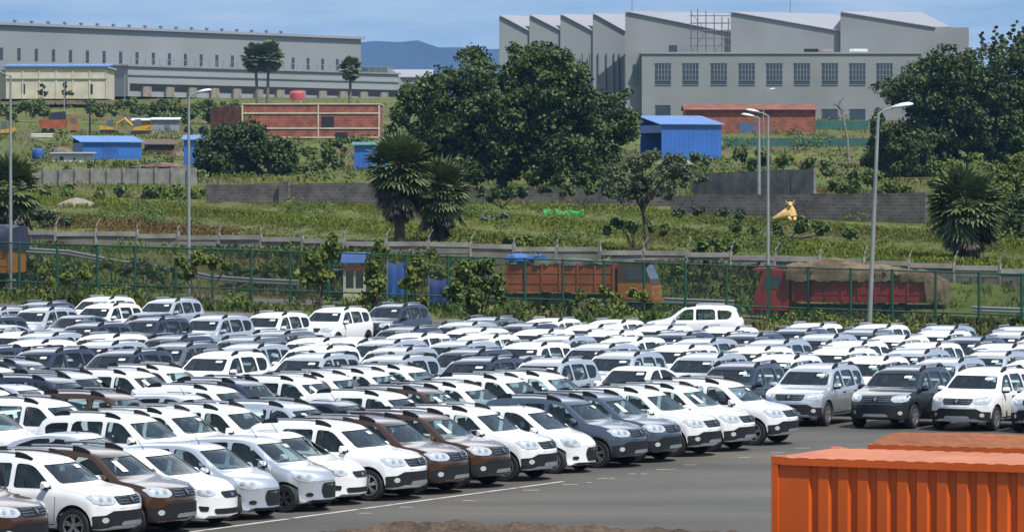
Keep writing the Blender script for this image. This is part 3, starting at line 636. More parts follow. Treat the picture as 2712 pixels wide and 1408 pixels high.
b.add(vs, [(i * (nY + 1) + k, (i + 1) * (nY + 1) + k, (i + 1) * (nY + 1) + k + 1, i * (nY + 1) + k + 1) for i in range(nX) for k in range(nY)])
me = b.mesh('car_park', M['asphalt']); link('car_park', me, kind='structure')
fd = Vector((1, -.27, 0)).normalized(); fn = Vector((.27, 1, 0)).normalized()      # along the fence, away from it
b = MB(); A0 = Vector((0, yfence(0), 0))
def RP(s, q, z): p = A0 + fd * s + fn * q; return (p.x, p.y, z)
vs = []
for i in range(61):
    for q in (3.2, 6, 9, 11.5): p = RP(-120 + 4 * i, q, 0); vs.append((p[0], p[1], zg(p[0], p[1]) + .012))
b.add(vs, [(i * 4 + k, i * 4 + 4 + k, i * 4 + 5 + k, i * 4 + 1 + k) for i in range(60) for k in range(3)])
link('road', b.mesh('road', M['road']), kind='structure')
def G0(px, py): Y = F * CAMH / (py - HY); return Vector((pX(px, Y), Y, 0))
b = MB()
def strip(p, q, wd, z=.005):
    p, q = Vector(p), Vector(q); s = Vector((-(q - p).y, (q - p).x, 0)).normalized() * wd / 2
    b.add([(v.x, v.y, z) for v in (p - s, q - s, q + s, p + s)], [(0, 1, 2, 3)])
strip(G0(430, 1418), G0(1492, 1274), .13)
for (x0, x1, y) in ((1385, 1428, 1297), (1490, 1531, 1282), (1553, 1570, 1277), (1583, 1607, 1266), (1613, 1627, 1266), (1664, 1686, 1254), (1697, 1716, 1254), (1738, 1790, 1242), (1811, 1855, 1230), (1955, 1986, 1210), (2104, 2146, 1186), (2039, 2076, 1198), (950, 985, 1358), (1060, 1095, 1342), (1225, 1262, 1325)):
    strip(G0(x0, y), G0(x1, y), .10)
link('parking_lines', b.mesh('parking_lines', M['marking']), kind='structure')

# ------------------------------------------------------------------ vegetation
PAL = {
 'dark': [(.022, .040, .009), (.036, .063, .014), (.056, .090, .018), (.092, .124, .030)],
 'mid': [(.040, .068, .012), (.062, .098, .016), (.084, .122, .021), (.112, .142, .032)],
 'yellow': [(.060, .090, .012), (.092, .126, .015), (.118, .148, .020), (.146, .164, .030)],
 'grey': [(.042, .060, .030), (.062, .086, .040), (.084, .108, .052), (.116, .138, .080)],
 'dry': [(.034, .028, .020), (.058, .047, .032), (.098, .082, .056)],
 'palm': [(.062, .092, .026), (.096, .132, .038), (.132, .166, .060), (.175, .195, .095)],
}
for k, v in PAL.items(): M['leaf_' + k] = mat('leaves_' + k, v[1], .6, 0, 0, .25, .35, island=v, spec=.3)
M['bark'] = mat('bark', (.075, .058, .042), .95, 0, 0, .3, 2, .4)
M['palebark'] = mat('pale_bark', (.16, .14, .115), .95, 0, 0, .3, 2, .4)
def leaves(C, Rr, n, size, rs, flat=.85, aspect=.6):
    """leaf quads round clump centres C with radii Rr"""
    C = np.asarray(C, float); Rr = np.asarray(Rr, float); pr = Rr ** 2 / (Rr ** 2).sum(); idx = rs.choice(len(C), n, p=pr)
    d = rs.normal(size=(n, 3)); d /= np.linalg.norm(d, axis=1)[:, None]
    rad = Rr[idx] * (rs.uniform(.25, 1, n) ** .45) * (1 + .10 * rs.normal(size=n))
    P = C[idx] + d * rad[:, None] * np.array([1, 1, flat])
    nv = d * .9 + rs.normal(size=(n, 3)) * .65 + np.array([0, 0, .35]); nv /= np.linalg.norm(nv, axis=1)[:, None]
    t = np.cross(nv, rs.normal(size=(n, 3))); t /= np.linalg.norm(t, axis=1)[:, None]; s = np.cross(nv, t)
    sz = size * rs.uniform(.6, 1.4, n)[:, None]
    a, c = t * sz * .5, s * sz * .5 * aspect
    Q = np.stack([P - a, P + c - a * .1 - nv * sz * .08, P + a, P - c - a * .1 + nv * sz * .06], 1).reshape(-1, 3)
    return Q, np.arange(4 * n).reshape(-1, 4)
def blobs_px(B, Y, rs, depth=.8):
    C, Rr = [], []; D = max(max(x for x, _, _ in B) - min(x for x, _, _ in B), 60) * Y / F * .5
    mx_ = sum(x for x, _, _ in B) / len(B)
    for (x, y, r) in B:
        rr = r * Y / F; e = (x - mx_) * Y / F / D; dd = D * depth * math.sqrt(max(.08, 1 - e * e)) * .7
        for q in range(3 if r > 30 else 2):
            yy = Y + rs.uniform(-dd, dd); k = rs.uniform(.75, 1.05)
            C.append((pX(x, Y) + rs.uniform(-.2, .2) * rr, yy, pZ(y, Y) + rs.uniform(-.2, .2) * rr)); Rr.append(rr * k * (1 if q == 0 else .85))
    return C, Rr
def fill(poly, n, seed, r0=16, r1=42):
    rs = np.random.RandomState(seed); P = np.array(poly, float); x0, y0 = P.min(0); x1, y1 = P.max(0); out = []; A, B = P, np.roll(P, -1, 0)
    while len(out) < n:
        x, y = rs.uniform(x0, x1), rs.uniform(y0, y1); c = (A[:, 1] > y) != (B[:, 1] > y); xi = (B[:, 0] - A[:, 0]) * (y - A[:, 1]) / (B[:, 1] - A[:, 1] + 1e-9) + A[:, 0]
        if (c & (x < xi)).sum() % 2 == 0: continue
        d = B - A; t = np.clip(((x - A[:, 0]) * d[:, 0] + (y - A[:, 1]) * d[:, 1]) / ((d ** 2).sum(1) + 1e-9), 0, 1); dist = np.hypot(A[:, 0] + t * d[:, 0] - x, A[:, 1] + t * d[:, 1] - y).min()
        if dist < r0 * .8: continue
        out.append((x, y, min(dist * 1.1 + 4, rs.uniform(r0, r1))))
    return out
def tree(name, label, cat, B, Y, base_px, n, size, pal, trunk_r, seed, group=None, bark='bark', limbs=7, depth=.8, trunk_top=None, fork=None):
    Y = Y * KD
    rs = np.random.RandomState(seed); C, Rr = blobs_px(B, Y, rs, depth); X0 = pX(base_px, Y); z0 = zg(X0, Y) - .1
    root = thing(name, label, cat, (X0, Y, z0), 0, group); o = Vector((X0, Y, z0))
    sub, srr = [], []                                          # break every clump into smaller ones so that the edge is uneven
    for c, r in zip(C, Rr):
        for q in range(6):
            d = rs.normal(size=3); d /= np.linalg.norm(d); sub.append(np.array(c) + d * r * rs.uniform(.40, .9) * np.array([1, 1, .85])); srr.append(r * rs.uniform(.32, .58))
    Q, Fq = leaves(sub, srr, n, size, rs); link('crown', qmesh(name + '_crown', Q - np.array(o), Fq, M['leaf_' + pal]), root)
    b = MB(); zmid = sum(c[2] for c in C) / len(C) - z0; top = zmid * (fork or .45)
    b.tube([(0, 0, 0), (.05 * top, 0, top * .4), (-.03 * top, .02, top)], [trunk_r * 1.35, trunk_r, trunk_r * .85], 9)
    order = sorted(range(len(C)), key=lambda i: -Rr[i])[:limbs * 3:3] if limbs else []
    for i in order:
        e = Vector(C[i]) - o; m_ = Vector((e.x * .45, e.y * .45, top + (e.z - top) * .62)); b.tube([(-.03 * top, .02, top * .92), m_, e], [trunk_r * .6, trunk_r * .36, trunk_r * .10], 6)
    link('trunk', b.mesh(name + '_trunk', M[bark], 60), root); return root
def bush(label, B, Y, n, size, pal, seed, name='bush', cat='bush', group=None):
    Y = Y * KD
    rs = np.random.RandomState(seed); C, Rr = blobs_px(B, Y, rs, .6); X0 = pX(sum(x for x, _, _ in B) / len(B), Y); z0 = zg(X0, Y)
    root = thing(name, label, cat, (X0, Y, z0), 0, group); o = np.array((X0, Y, z0))
    sub, srr = [], []
    for c, r in zip(C, Rr):
        for q in range(4):
            d = rs.normal(size=3); d /= np.linalg.norm(d); sub.append(np.array(c) + d * r * rs.uniform(.4, .85)); srr.append(r * rs.uniform(.35, .6))
    Q, Fq = leaves(sub, srr, n, size, rs); Q[:, 2] = np.maximum(Q[:, 2], z0 - .05); link('foliage', qmesh('bush_leaves', Q - o, Fq, M['leaf_' + pal]), root)
    b = MB()
    for k in range(7):
        c = Vector(sub[(k * 5) % len(sub)]) - Vector(o); b.tube([(rs.uniform(-.15, .15), rs.uniform(-.1, .1), -.05), c * .5, c], [.045, .03, .012], 5)
    link('stem', b.mesh('bush_stem', M['bark']), root); return root
def fan_palm(name, label, px, Y, crown_py, r_m, nf, seed, dead=0, trunk_r=.22, pal='palm', group=None, lean=0, base_z=None, leafw=.10, down=-.5):
    Y = Y * KD
    rs = np.random.RandomState(seed); X0 = pX(px, Y); z0 = zg(X0, Y) if base_z is None else base_z; H = pZ(crown_py, Y) - z0
    root = thing(name, label, 'palm tree', (X0, Y, z0), 0, group)
    b = MB(); b.tube([(0, 0, -.1), (lean * .4, 0, H * .5), (lean, 0, H)], [trunk_r * 1.3, trunk_r, trunk_r * .9], 9); link('trunk', b.mesh(name + '_trunk', M['palebark'] if not dead else M['bark'], 60), root)
    def fronds(n, dead_):
        Q = []
        for i in range(n):
            az = rs.uniform(0, 2 * math.pi); el = rs.uniform(down, 1.4) if not dead_ else rs.uniform(-1.45, -.55)
            d = np.array([math.cos(az) * math.cos(el), math.sin(az) * math.cos(el), math.sin(el)]); L_ = r_m * rs.uniform(.5, .62); c = np.array([lean, 0, H - (.3 * r_m * rs.uniform(0, 1.6) if dead_ else 0)])
            p = c + d * L_; sd = np.cross(d, [0, 0, 1.]); sd /= np.linalg.norm(sd) + 1e-6; up = np.cross(sd, d)
            wv = sd * .02; Q += [c - wv, c + wv, p + wv, p - wv]
            fl = r_m * rs.uniform(.38, .55)
            for k in range(13):
                a = (k / 12 - .5) * (3.6 if not dead_ else 2.0); ld = d * math.cos(a) + sd * math.sin(a) + up * rs.uniform(-.1, .15); ld[2] -= .22 if not dead_ else .5; ld /= np.linalg.norm(ld)
                e = p + ld * fl * (1 - .25 * abs(k / 12 - .5)); wv2 = np.cross(ld, up); wv2 = wv2 / (np.linalg.norm(wv2) + 1e-6) * leafw * r_m / 2; m_ = p + (e - p) * .55
                Q += [p, m_ + wv2, e - np.array([0, 0, .06 * fl]), m_ - wv2]
        return np.array(Q)
    Q = fronds(nf, False); link('crown', qmesh(name + '_crown', Q, np.arange(len(Q)).reshape(-1, 4), M['leaf_' + pal]), root)
    if dead: Q = fronds(dead, True); link('dead_fronds', qmesh(name + '_dead', Q, np.arange(len(Q)).reshape(-1, 4), M['leaf_dry']), root)
    return root
tree('broad_tree', 'huge dark green spreading tree at the centre, in front of the grey saw-tooth factory', 'tree',
     fill([(1020, 330), (1030, 300), (1050, 255), (1065, 205), (1080, 215), (1105, 195), (1115, 170), (1150, 165), (1162, 175), (1183, 150), (1195, 130), (1225, 122), (1245, 110), (1258, 125), (1290, 122), (1312, 150), (1316, 180), (1330, 165), (1337, 138), (1355, 115), (1395, 103), (1405, 88), (1428, 86), (1442, 100), (1465, 110), (1480, 124), (1515, 130), (1528, 155), (1552, 170), (1575, 182), (1583, 210), (1574, 238), (1610, 235), (1652, 235), (1682, 262), (1694, 290), (1702, 330), (1692, 370), (1662, 405), (1640, 445), (1600, 475), (1560, 495), (1480, 495), (1400, 490), (1330, 478), (1250, 490), (1150, 495), (1090, 485), (1050, 450), (1020, 400)], 300, 1, 22, 62),
     530, 1325, 120000, .38, 'dark', .50, 11, limbs=9)
tree('broad_tree', 'round dark green tree left of the brick building, behind the stone wall', 'tree',
     fill([(497, 405), (520, 370), (560, 343), (600, 328), (640, 314), (682, 318), (722, 343), (772, 380), (803, 410), (792, 452), (742, 484), (662, 496), (590, 484), (530, 462), (500, 432)], 100, 2, 16, 44), 600, 650, 34000, .38, 'dark', .3, 12, limbs=6)
tree('slender_tree', 'thin open grey-green tree with a bare crooked trunk, standing in the weeds', 'tree',
     fill([(1580, 470), (1596, 440), (1640, 408), (1700, 392), (1762, 398), (1802, 418), (1840, 440), (1826, 490), (1792, 532), (1742, 550), (1700, 535), (1650, 535), (1606, 514)], 44, 4, 12, 30), 341, 1706, 9500, .17, 'grey', .14, 13, limbs=8, fork=.62)
tree('broad_tree', 'tall dark tree at the right edge, in front of the factory end', 'tree',
     fill([(2282, 240), (2330, 208), (2370, 198), (2410, 162), (2440, 148), (2460, 118), (2490, 108), (2520, 118), (2545, 138), (2560, 122), (2600, 128), (2640, 116), (2680, 106), (2712, 92), (2790, 86), (2830, 200), (2820, 490), (2700, 480), (2600, 480), (2540, 470), (2480, 480), (2420, 470), (2350, 465), (2300, 450), (2290, 400), (2320, 350), (2365, 320), (2372, 292), (2340, 272), (2290, 268)], 260, 3, 22, 58),
     600, 2570, 95000, .38, 'dark', .4, 14, limbs=10)
tree('sprigged_tree', 'bare sprigs of a taller tree rising at the right edge above the dark tree', 'tree',
     [(x0 + (x1 - x0) * k / 5 + (3 if k % 2 else -3), y0 + (y1 - y0) * k / 5, 7 - .6 * k) for (x0, y0, x1, y1) in ((2606, 128, 2598, 88), (2634, 122, 2636, 72), (2660, 118, 2650, 95), (2668, 112, 2690, 58), (2690, 108, 2704, 84), (2706, 120, 2716, 64), (2740, 110, 2752, 60)) for k in range(6)], 640, 2690, 2600, .34, 'dark', .25, 15, limbs=6, depth=.3)
tree('bushy_tree', 'dark narrow tree between the leaning lamp post and the teal fence', 'tree',
     [(2320, 310, 28), (2330, 350, 36), (2345, 395, 40), (2400, 400, 40), (2360, 440, 46), (2430, 440, 44), (2300, 420, 24), (2440, 395, 34)], 585, 2345, 14000, .34, 'dark', .22, 16, limbs=5)
tree('bushy_tree', 'yellow-green leafy tree low at the right edge, in front of the dark tree', 'tree',
     [(2530, 445, 34), (2600, 455, 44), (2680, 455, 46), (2560, 500, 36), (2640, 500, 44), (2480, 470, 24), (2715, 500, 40), (2700, 430, 36)], 480, 2620, 16000, .30, 'yellow', .2, 17, limbs=5)
tree('bushy_tree', 'dark shadowy tree at the bottom right of the vegetation, beside the low palm', 'tree',
     [(2660, 540, 36), (2700, 530, 40), (2690, 590, 44), (2740, 600, 50), (2650, 610, 28), (2730, 540, 40)], 400, 2700, 9000, .28, 'dark', .2, 18, limbs=5)
fan_palm('fan_palm', 'shaggy fan palm with a thick skirt of dead fronds, left one of the central pair', 1058, 352, 445, 2.4, 150, 21, dead=60, trunk_r=.28, down=-.9, leafw=.085)
fan_palm('fan_palm', 'shorter bright green fan palm, right one of the central pair', 1165, 357, 505, 2.3, 140, 22, dead=20, trunk_r=.2, down=-1.0, leafw=.08)
fan_palm('fan_palm', 'low fan palm with drooping fronds, below the yellow-green tree', 2560, 345, 545, 2.7, 140, 23, dead=30, trunk_r=.22, down=-1.0, leafw=.08)
fan_palm('fan_palm', 'dark fan palm at the left edge, behind the lamp post', 25, 350, 500, 2.4, 80, 24, dead=30, trunk_r=.22, down=-1.0)
for i, (px, py, sd, lb) in enumerate(((676, 152, 31, 'tall palmyra palm before the long factory, left one of the close pair'), (708, 148, 32, 'tall palmyra palm before the long factory, right one of the close pair'), (927, 182, 33, 'single palmyra palm beside the end of the long factory'))):
    fan_palm('palmyra_palm', lb, px if i != 0 else 682, 1060, py, (2.9, 3.2, 2.4)[i], 80, sd, trunk_r=.27, lean=(-.5, .3, .1)[i], pal='palm', group='palmyra palms', leafw=.24, down=-1.25)
BUSHES = [
 ('dark green bush behind the fence, just right of the lamp post at left', [(480, 690, 22), (520, 680, 28), (560, 690, 24), (600, 700, 18), (500, 720, 20)], 285, 1500, .26, 'yellow', 41),
 ('bushy green clump behind the fence, left of the roadside kiosk', [(830, 690, 30), (870, 670, 30), (850, 730, 36), (800, 730, 26), (880, 640, 26)], 268, 2200, .25, 'yellow', 42),
 ('leafy bush between the kiosk and the blue sheet', [(985, 700, 28), (1000, 750, 34), (1010, 660, 20), (970, 790, 26)], 262, 1700, .24, 'yellow', 43),
 ('tall dense bush screening the tail of the orange truck', [(1290, 700, 30), (1240, 720, 40), (1300, 750, 40), (1200, 770, 36), (1260, 800, 34), (1330, 790, 20)], 253, 3400, .25, 'mid', 44),
 ('yellow-green bush between the two blue sheets', [(1110, 700, 30), (1090, 750, 34), (1120, 790, 26), (1140, 670, 18)], 260, 1900, .24, 'yellow', 45),
 ('small bush below the side of the orange truck', [(1540, 780, 18), (1520, 800, 16), (1570, 800, 14), (1600, 770, 20), (1625, 790, 22), (1650, 800, 16), (1680, 778, 22), (1708, 788, 20)], 288, 2200, .18, 'yellow', 46),
 ('dark bush hiding the wall left of the straw-laden truck', [(1870, 640, 26), (1900, 660, 34), (1930, 650, 28), (1850, 670, 22)], 330, 1800, .28, 'mid', 47),
 ('silvery shrub with pale twigs in front of the shaded wall', [(1290, 580, 20), (1330, 575, 24), (1370, 590, 20), (1310, 605, 18)], 420, 1000, .3, 'grey', 48),
 ('green shrub near the central palms, in front of the silvery shrub', [(1340, 630, 24), (1390, 640, 24), (1430, 650, 16)], 345, 1000, .28, 'yellow', 49),
 ('pale green shrub left of the weedy bank, under the left palm', [(90, 560, 30), (130, 580, 34), (170, 590, 24), (60, 600, 26)], 370, 1700, .3, 'grey', 50),
 ('dense green hedge bank below the panelled wall at left', [(330, 515, 30), (400, 510, 34), (460, 515, 32), (510, 520, 26), (270, 510, 24), (180, 510, 26), (120, 505, 24), (540, 505, 14)], 500, 3600, .4, 'mid', 51),
 ('scrub with pale stalks between the round tree and the small blue shed', [(820, 410, 30), (860, 400, 30), (890, 430, 24), (800, 450, 26), (850, 450, 26)], 610, 1500, .4, 'mid', 52),
 ('wide dark bush in front of the teal fence', [(1960, 410, 24), (2020, 415, 28), (2080, 425, 28), (2140, 435, 24), (2190, 450, 22), (2000, 440, 20)], 560, 2600, .45, 'mid', 53),
 ('dark scrub between the big blue shed and the concrete wall', [(1800, 425, 20), (1840, 415, 20), (1870, 430, 18), (1760, 440, 22)], 590, 1200, .4, 'grey', 54),
 ('low green scrub below the yellow statue', [(2050, 600, 24), (2120, 595, 26), (2180, 610, 26), (2250, 620, 24), (2000, 610, 24), (1950, 600, 20)], 385, 2600, .32, 'mid', 55),
 ('bush at the right of the field, left of the low palm', [(2310, 470, 30), (2360, 500, 30), (2260, 470, 22), (2230, 500, 18)], 470, 1500, .4, 'mid', 56),
 ('left hand patch of thorny scrub below the cream building', [(px, 290 + 8 * math.sin(px), 26) for px in range(-20, 130, 20)], 930, 3200, .5, 'mid', 57),
 ('long band of thorny scrub below the long factory', [(px, 284 + 9 * math.sin(px), 23) for px in range(238, 625, 20)] + [(px, 308 + 6 * math.sin(px), 20) for px in range(400, 600, 24)], 920, 9000, .5, 'mid', 58),
 ('green bush behind the left run of the fence', [(110, 720, 18), (180, 730, 22), (230, 730, 22), (140, 745, 16)], 283, 1100, .22, 'yellow', 59),
 ('scrub under the big tree, right of its trunk', [(1480, 480, 24), (1540, 480, 26), (1600, 490, 24), (1440, 495, 16)], 500, 1500, .4, 'dark', 60),
 ('shrub left of the concrete wall, above the stone wall', [(1820, 470, 22), (1860, 480, 20), (1780, 490, 20)], 500, 800, .4, 'grey', 61),
 ('dark leafy scrub along the foot of the shaded wall, right of the big trunk', [(1270, 505, 20), (1310, 510, 22), (1350, 508, 20), (1390, 505, 22)], 470, 2200, .3, 'dark', 62),
 ('dark scrub hiding the shaded wall, left of the thin tree', [(1450, 505, 22), (1500, 508, 24), (1560, 505, 24), (1610, 508, 20)], 468, 2400, .3, 'dark', 63),
 ('green scrub against the stone wall, left of the yellow statue', [(1800, 560, 20), (1850, 555, 22), (1910, 560, 20), (1960, 565, 18)], 425, 1800, .28, 'grey', 64),
 ('bushes along the top of the stone wall at right', [(2210, 490, 22), (2260, 500, 24), (2330, 505, 24), (2400, 510, 22)], 455, 2200, .32, 'mid', 65),
 ('dry-looking scrub between the hut and the round tree', [(500, 345, 18), (540, 350, 20), (580, 340, 18)], 760, 1400, .4, 'grey', 66),
 ('scrub beside the red brick building, above the small light blue hut', [(905, 385, 22), (945, 372, 20), (870, 385, 20)], 690, 1500, .4, 'mid', 67),
 ('green hedge in front of the low blue shed', [(240, 440, 14), (300, 442, 14), (350, 440, 14), (410, 438, 16), (450, 430, 16)], 640, 1500, .3, 'mid', 68),
 ('leafy shrubs round the foot of the thin open tree', [(1640, 590, 20), (1670, 605, 24), (1720, 600, 24), (1755, 610, 20), (1610, 610, 18)], 345, 2200, .2, 'mid', 69),
]
rb = random.Random(12)
for k, px in enumerate((95, 190, 285, 365, 430, 640, 720, 905, 1120, 1420, 1640, 1740, 1800, 1960, 2080, 2200, 2480, 2560, 2640)):
    py = 705 + (px - 95) * .018 + rb.uniform(-12, 12); w_ = rb.uniform(24, 34)
    BUSHES.append((None, [(px - w_, py + 8, w_ * .7), (px, py, w_ * .85), (px + w_, py + 6, w_ * .75), (px + 2 * w_, py + 14, w_ * .5)], 318, 1300, .24, ('yellow', 'mid', 'yellow', 'grey')[k % 4], 200 + k))
for (lb, B, Y, n, s, pal, sd) in BUSHES: bush(lb or f"{ORD[sd - 200] if sd < 218 else 'last'} low bush from the left along the foot of the boundary wall", B, Y, n, s, pal, sd, group='bushes beyond the fence' if lb else 'bushes along the boundary wall')
def weeds(name, n, dom, size, m, seed, blades=5, label=None):
    rs = np.random.RandomState(seed); Q = []; k = 0
    while k < n:
        Xp, Yp = dom(rs)
        if Xp is None: continue
        k += 1; z = zg(Xp, Yp); s = size * rs.uniform(.5, 1.5) * (1 + .6 * math.sin(Xp * .31 + Yp * .12))
        for q in range(blades):
            a = rs.uniform(0, 2 * math.pi); w_ = .13 * s; h = s * rs.uniform(.5, 1.1); dx, dy = math.cos(a) * w_, math.sin(a) * w_; lx, ly = rs.uniform(-.7, .7, 2) * h; ox, oy = rs.uniform(-.6, .6, 2) * s
            Q += [(Xp + ox - dx * .5, Yp + oy - dy * .5, z - .06), (Xp + ox + dx * .5, Yp + oy + dy * .5, z - .06), (Xp + ox + dx + lx, Yp + oy + dy + ly, z + h), (Xp + ox - dx + lx, Yp + oy - dy + ly, z + h * .85)]
    Q = np.array(Q); return link(name, qmesh(name, Q, np.arange(len(Q)).reshape(-1, 4), m), None, None, 0, label, 'vegetation', None, 'stuff')
M['weed'] = dots(.16, 'field_weeds', [(.125, .082, .030), (.092, .110, .018), (.120, .148, .020), (.190, .175, .032)], [.33, .45, .56, .68], .045, extra='island', stretch=(1, .35, 1))
def undergrowth(name, label, n, dom, r0, r1, leaf, per, pal, seed):
    rs = np.random.RandomState(seed); C, Rr = [], []
    while len(C) < n * 3:
        X, Y = dom(rs)
        if X is None: continue
        r = rs.uniform(r0, r1); z = zg(X, Y)
        for q in range(3): C.append((X + rs.uniform(-1, 1) * r, Y + rs.uniform(-.6, .6) * r, z + r * rs.uniform(.1, .55))); Rr.append(r * rs.uniform(.5, .8))
    Q, Fq = leaves(C, Rr, n * per, leaf, rs); link(name, qmesh(name, Q, Fq, M['leaf_' + pal]), None, None, 0, label, 'vegetation', None, 'stuff')
M['verge'] = dots(.5, 'verge_weeds', [(.085, .060, .030), (.050, .080, .018), (.080, .125, .024)], [.36, .50, .66], .12, extra='island')
def d_field(rs):
    Y = 1 / rs.uniform(1 / 432., 1 / 246.); X = rs.uniform(-.16, .16) * Y
    return (X, Y) if Y - yfence(X) > 28 else (None, None)
def d_verge(rs):
    s = rs.uniform(-40, 34); q = rs.choice([rs.uniform(-14., 3.), rs.uniform(12, 26)], p=[.35, .65]); p = A0 + fd * s + fn * q; return p.x, p.y
def d_far(rs):
    Y = 1 / rs.uniform(1 / 830., 1 / 432.); X = rs.uniform(-.16, .16) * Y; return X, Y
weeds('field_weeds', 74000, d_field, .165, M['weed'], 71, label='overgrown field of green and yellow weeds beyond the low wall')
weeds('verge_weeds', 10000, d_verge, .30, M['verge'], 72, label='weeds along the road verges behind the fence')
undergrowth('field_undergrowth', 'low leafy undergrowth scattered through the weedy field', 55, d_field, .5, 1.5, .15, 330, 'yellow', 81)
undergrowth('field_undergrowth', 'grey-green thorny undergrowth scattered through the weedy field', 45, d_field, .5, 1.5, .15, 330, 'mid', 82)
undergrowth('verge_undergrowth', 'leafy undergrowth along the road verges behind the fence', 190, d_verge, .3, .9, .15, 150, 'yellow', 83)
undergrowth('slope_undergrowth', 'dark scrub on the rising ground below the factories', 190, d_far, .7, 2.0, .34, 120, 'mid', 84)
weeds('scrub_ground', 17000, d_far, .27, M['weed'], 73, label='dry grass and scrub on the rising ground below the factories')
# ------------------------------------------------------------------ fence, wall, rails, lamp posts
M['fgreen'] = mat('green_fence_paint', (.011, .068, .042), .5, 0, 0, .2, 2)
M['wire'] = mat('green_wire', (.010, .045, .026), .5, .2)
M['concrete'] = mat('weathered_concrete', (.27, .252, .222), .95, 0, 0, .35, .9)
M['conc_dark'] = mat('stained_concrete', (.20, .18, .155), .95, 0, 0, .4, .7)
M['galv'] = mat('galvanised_steel', (.27, .29, .28), .55, .3, 0, .15, 1)
M['dark'] = mat('dark_opening', (.012, .013, .015), .8)
fx = (-560, -450, -345, -240, -145, -48, 51, 152, 258, 358, 465, 563, 666, 769, 871, 973, 1077, 1187, 1286, 1390, 1491, 1599, 1706, 1815, 1924, 2036, 2141, 2253, 2363, 2478, 2593, 2706, 2820, 2930, 3040, 3150, 3260)
def FX(px): k = (px - CX) / F; X = k * 223.5 / (1 + .27 * k); return Vector((X, yfence(X), zlot(X, yfence(X)) - .02))
fo = FX(fx[0]); root = thing('chain_link_fence', 'long green chain-link fence on posts behind the parked cars', 'fence', fo)
pm = MB(); pm.tube([(0, 0, -.3), (0, 0, 2.80)], .07, 8); pm.lathe([(.082, 2.78), (.078, 2.83), (.0, 2.85)], n=8); pm = pm.mesh('fence_post', M['fgreen'], 50)
for p in fx: link('post', pm, root, FX(p) - fo)
fe = FX(fx[-1]) - fo
for z in (2.76, .72): b = MB(); b.tube([(0, 0, z), (fe.x, fe.y, fe.z + z)], .045, 6); link('rail', b.mesh('fence_rail', M['fgreen']), root)
b = MB(); Lf = fe.length; fdir = Vector((fe.x, fe.y, 0)).normalized(); k = -2.6; fsl = fe.z / Lf
while k < Lf:
    for sg in (1, -1):
        a0, a1 = (k, k + 2.6) if sg > 0 else (k + 2.6, k); z0, z1 = .06, 2.74
        P, Q = Vector((a0, z0)), Vector((a1, z1))
        def cl(A, B_, lim): 
            t = (lim - A[0]) / (B_[0] - A[0]); return Vector((lim, A[1] + (B_[1] - A[1]) * t))
        if P.x < 0: P = cl(P, Q, 0)
        if Q.x < 0: Q = cl(P, Q, 0)
        if P.x > Lf: P = cl(Q, P, Lf)
        if Q.x > Lf: Q = cl(P, Q, Lf)
        b.tube([(fdir.x * P.x, fdir.y * P.x, P.y + fsl * P.x), (fdir.x * Q.x, fdir.y * Q.x, Q.y + fsl * Q.x)], .0095, 3, cap=False)
    k += .115
link('wire_mesh', b.mesh('wire_mesh', M['wire']), root)
# low compound wall of concrete panels with bent posts
wn = [(p[0], p[1], zg(p[0], p[1]) - .28) for p in (RP(s, 25, 0) for s in np.arange(-50, 50, 2.55))]
root = thing('boundary_wall', 'low weathered concrete panel wall with bent top posts, beyond the road', 'wall', wn[0]); o = Vector(wn[0]); rs = np.random.RandomState(5)
b = MB(); cap = MB(); wa = math.atan2(fd.y, fd.x)
for i in range(len(wn) - 1):
    p, q = Vector(wn[i]) - o, Vector(wn[i + 1]) - o; c = (p + q) / 2; zt_ = 1.12 + rs.uniform(-.09, .09); L_ = (q - p).length - .16
    for j in range(3):
        h = (zt_ + .5) / 3; b.box((c.x + rs.uniform(-.03, .03) * .9, c.y + rs.uniform(-.03, .03), c.z - .5 + h * (j + .5)), (L_, .07, h - .012), wa + rs.uniform(-.006, .006), 0, rs.uniform(-.02, .02))
    cap.box((c.x, c.y, c.z + zt_ - .05), (L_, .19, .26), wa, 0, 0, rs.uniform(-.012, .012))
link('panels', b.mesh('wall_panels', M['conc_dark']), root); link('coping', cap.mesh('wall_coping', M['concrete']), root)
pm = MB(); pm.box((0, 0, .35), (.15, .15, 2.0)); pm.tube([(0, 0, 1.3), (.03, -.05, 1.55), (.22, .16, 1.95)], [.06, .055, .045], 6); pm = pm.mesh('wall_post', M['concrete'])
for i, p in enumerate(wn): link('post', pm, root, Vector(p) - o, wa + rs.uniform(-.5, .5))
def guard_rail(label, P, zoff=.95, npost=3.2):
    P = [Vector(p) for p in P]; root = thing('guard_rail', label, 'crash barrier', P[0]); o = P[0]
    b = MB(); N = len(P)
    prof = [(-.02, -.16), (.03, -.11), (.03, -.06), (-.02, 0), (.03, .06), (.03, .11), (-.02, .16)]
    vs = [];
    for i, p in enumerate(P):
        d = (P[min(i + 1, N - 1)] - P[max(i - 1, 0)]).normalized(); nn = Vector((d.y, -d.x, 0)).normalized()
        if nn.y > 0: nn = -nn
        for off in (0, .012): vs += [p - o + nn * (y + off) + Vector((0, 0, zoff - .16 + z)) for y, z in prof]
    m_ = len(prof); fs = []
    for i in range(N - 1):
        for L0 in (0, m_):
            for k in range(m_ - 1): fs.append((i * 2 * m_ + L0 + k, i * 2 * m_ + L0 + k + 1, (i + 1) * 2 * m_ + L0 + k + 1, (i + 1) * 2 * m_ + L0 + k))
    b.add(vs, fs); link('beam', b.mesh('guard_beam', M['galv'], 30), root)
    pm = MB(); pm.box((0, .1, zoff / 2 - .15), (.12, .14, zoff + .3)); pm = pm.mesh('guard_post', M['concrete'])
    for p, q in zip(P[:-1], P[1:]):
        k = max(1, int((q - p).length / npost))
        for j in range(k): link('post', pm, root, p.lerp(q, (j + .5) / k) - o)
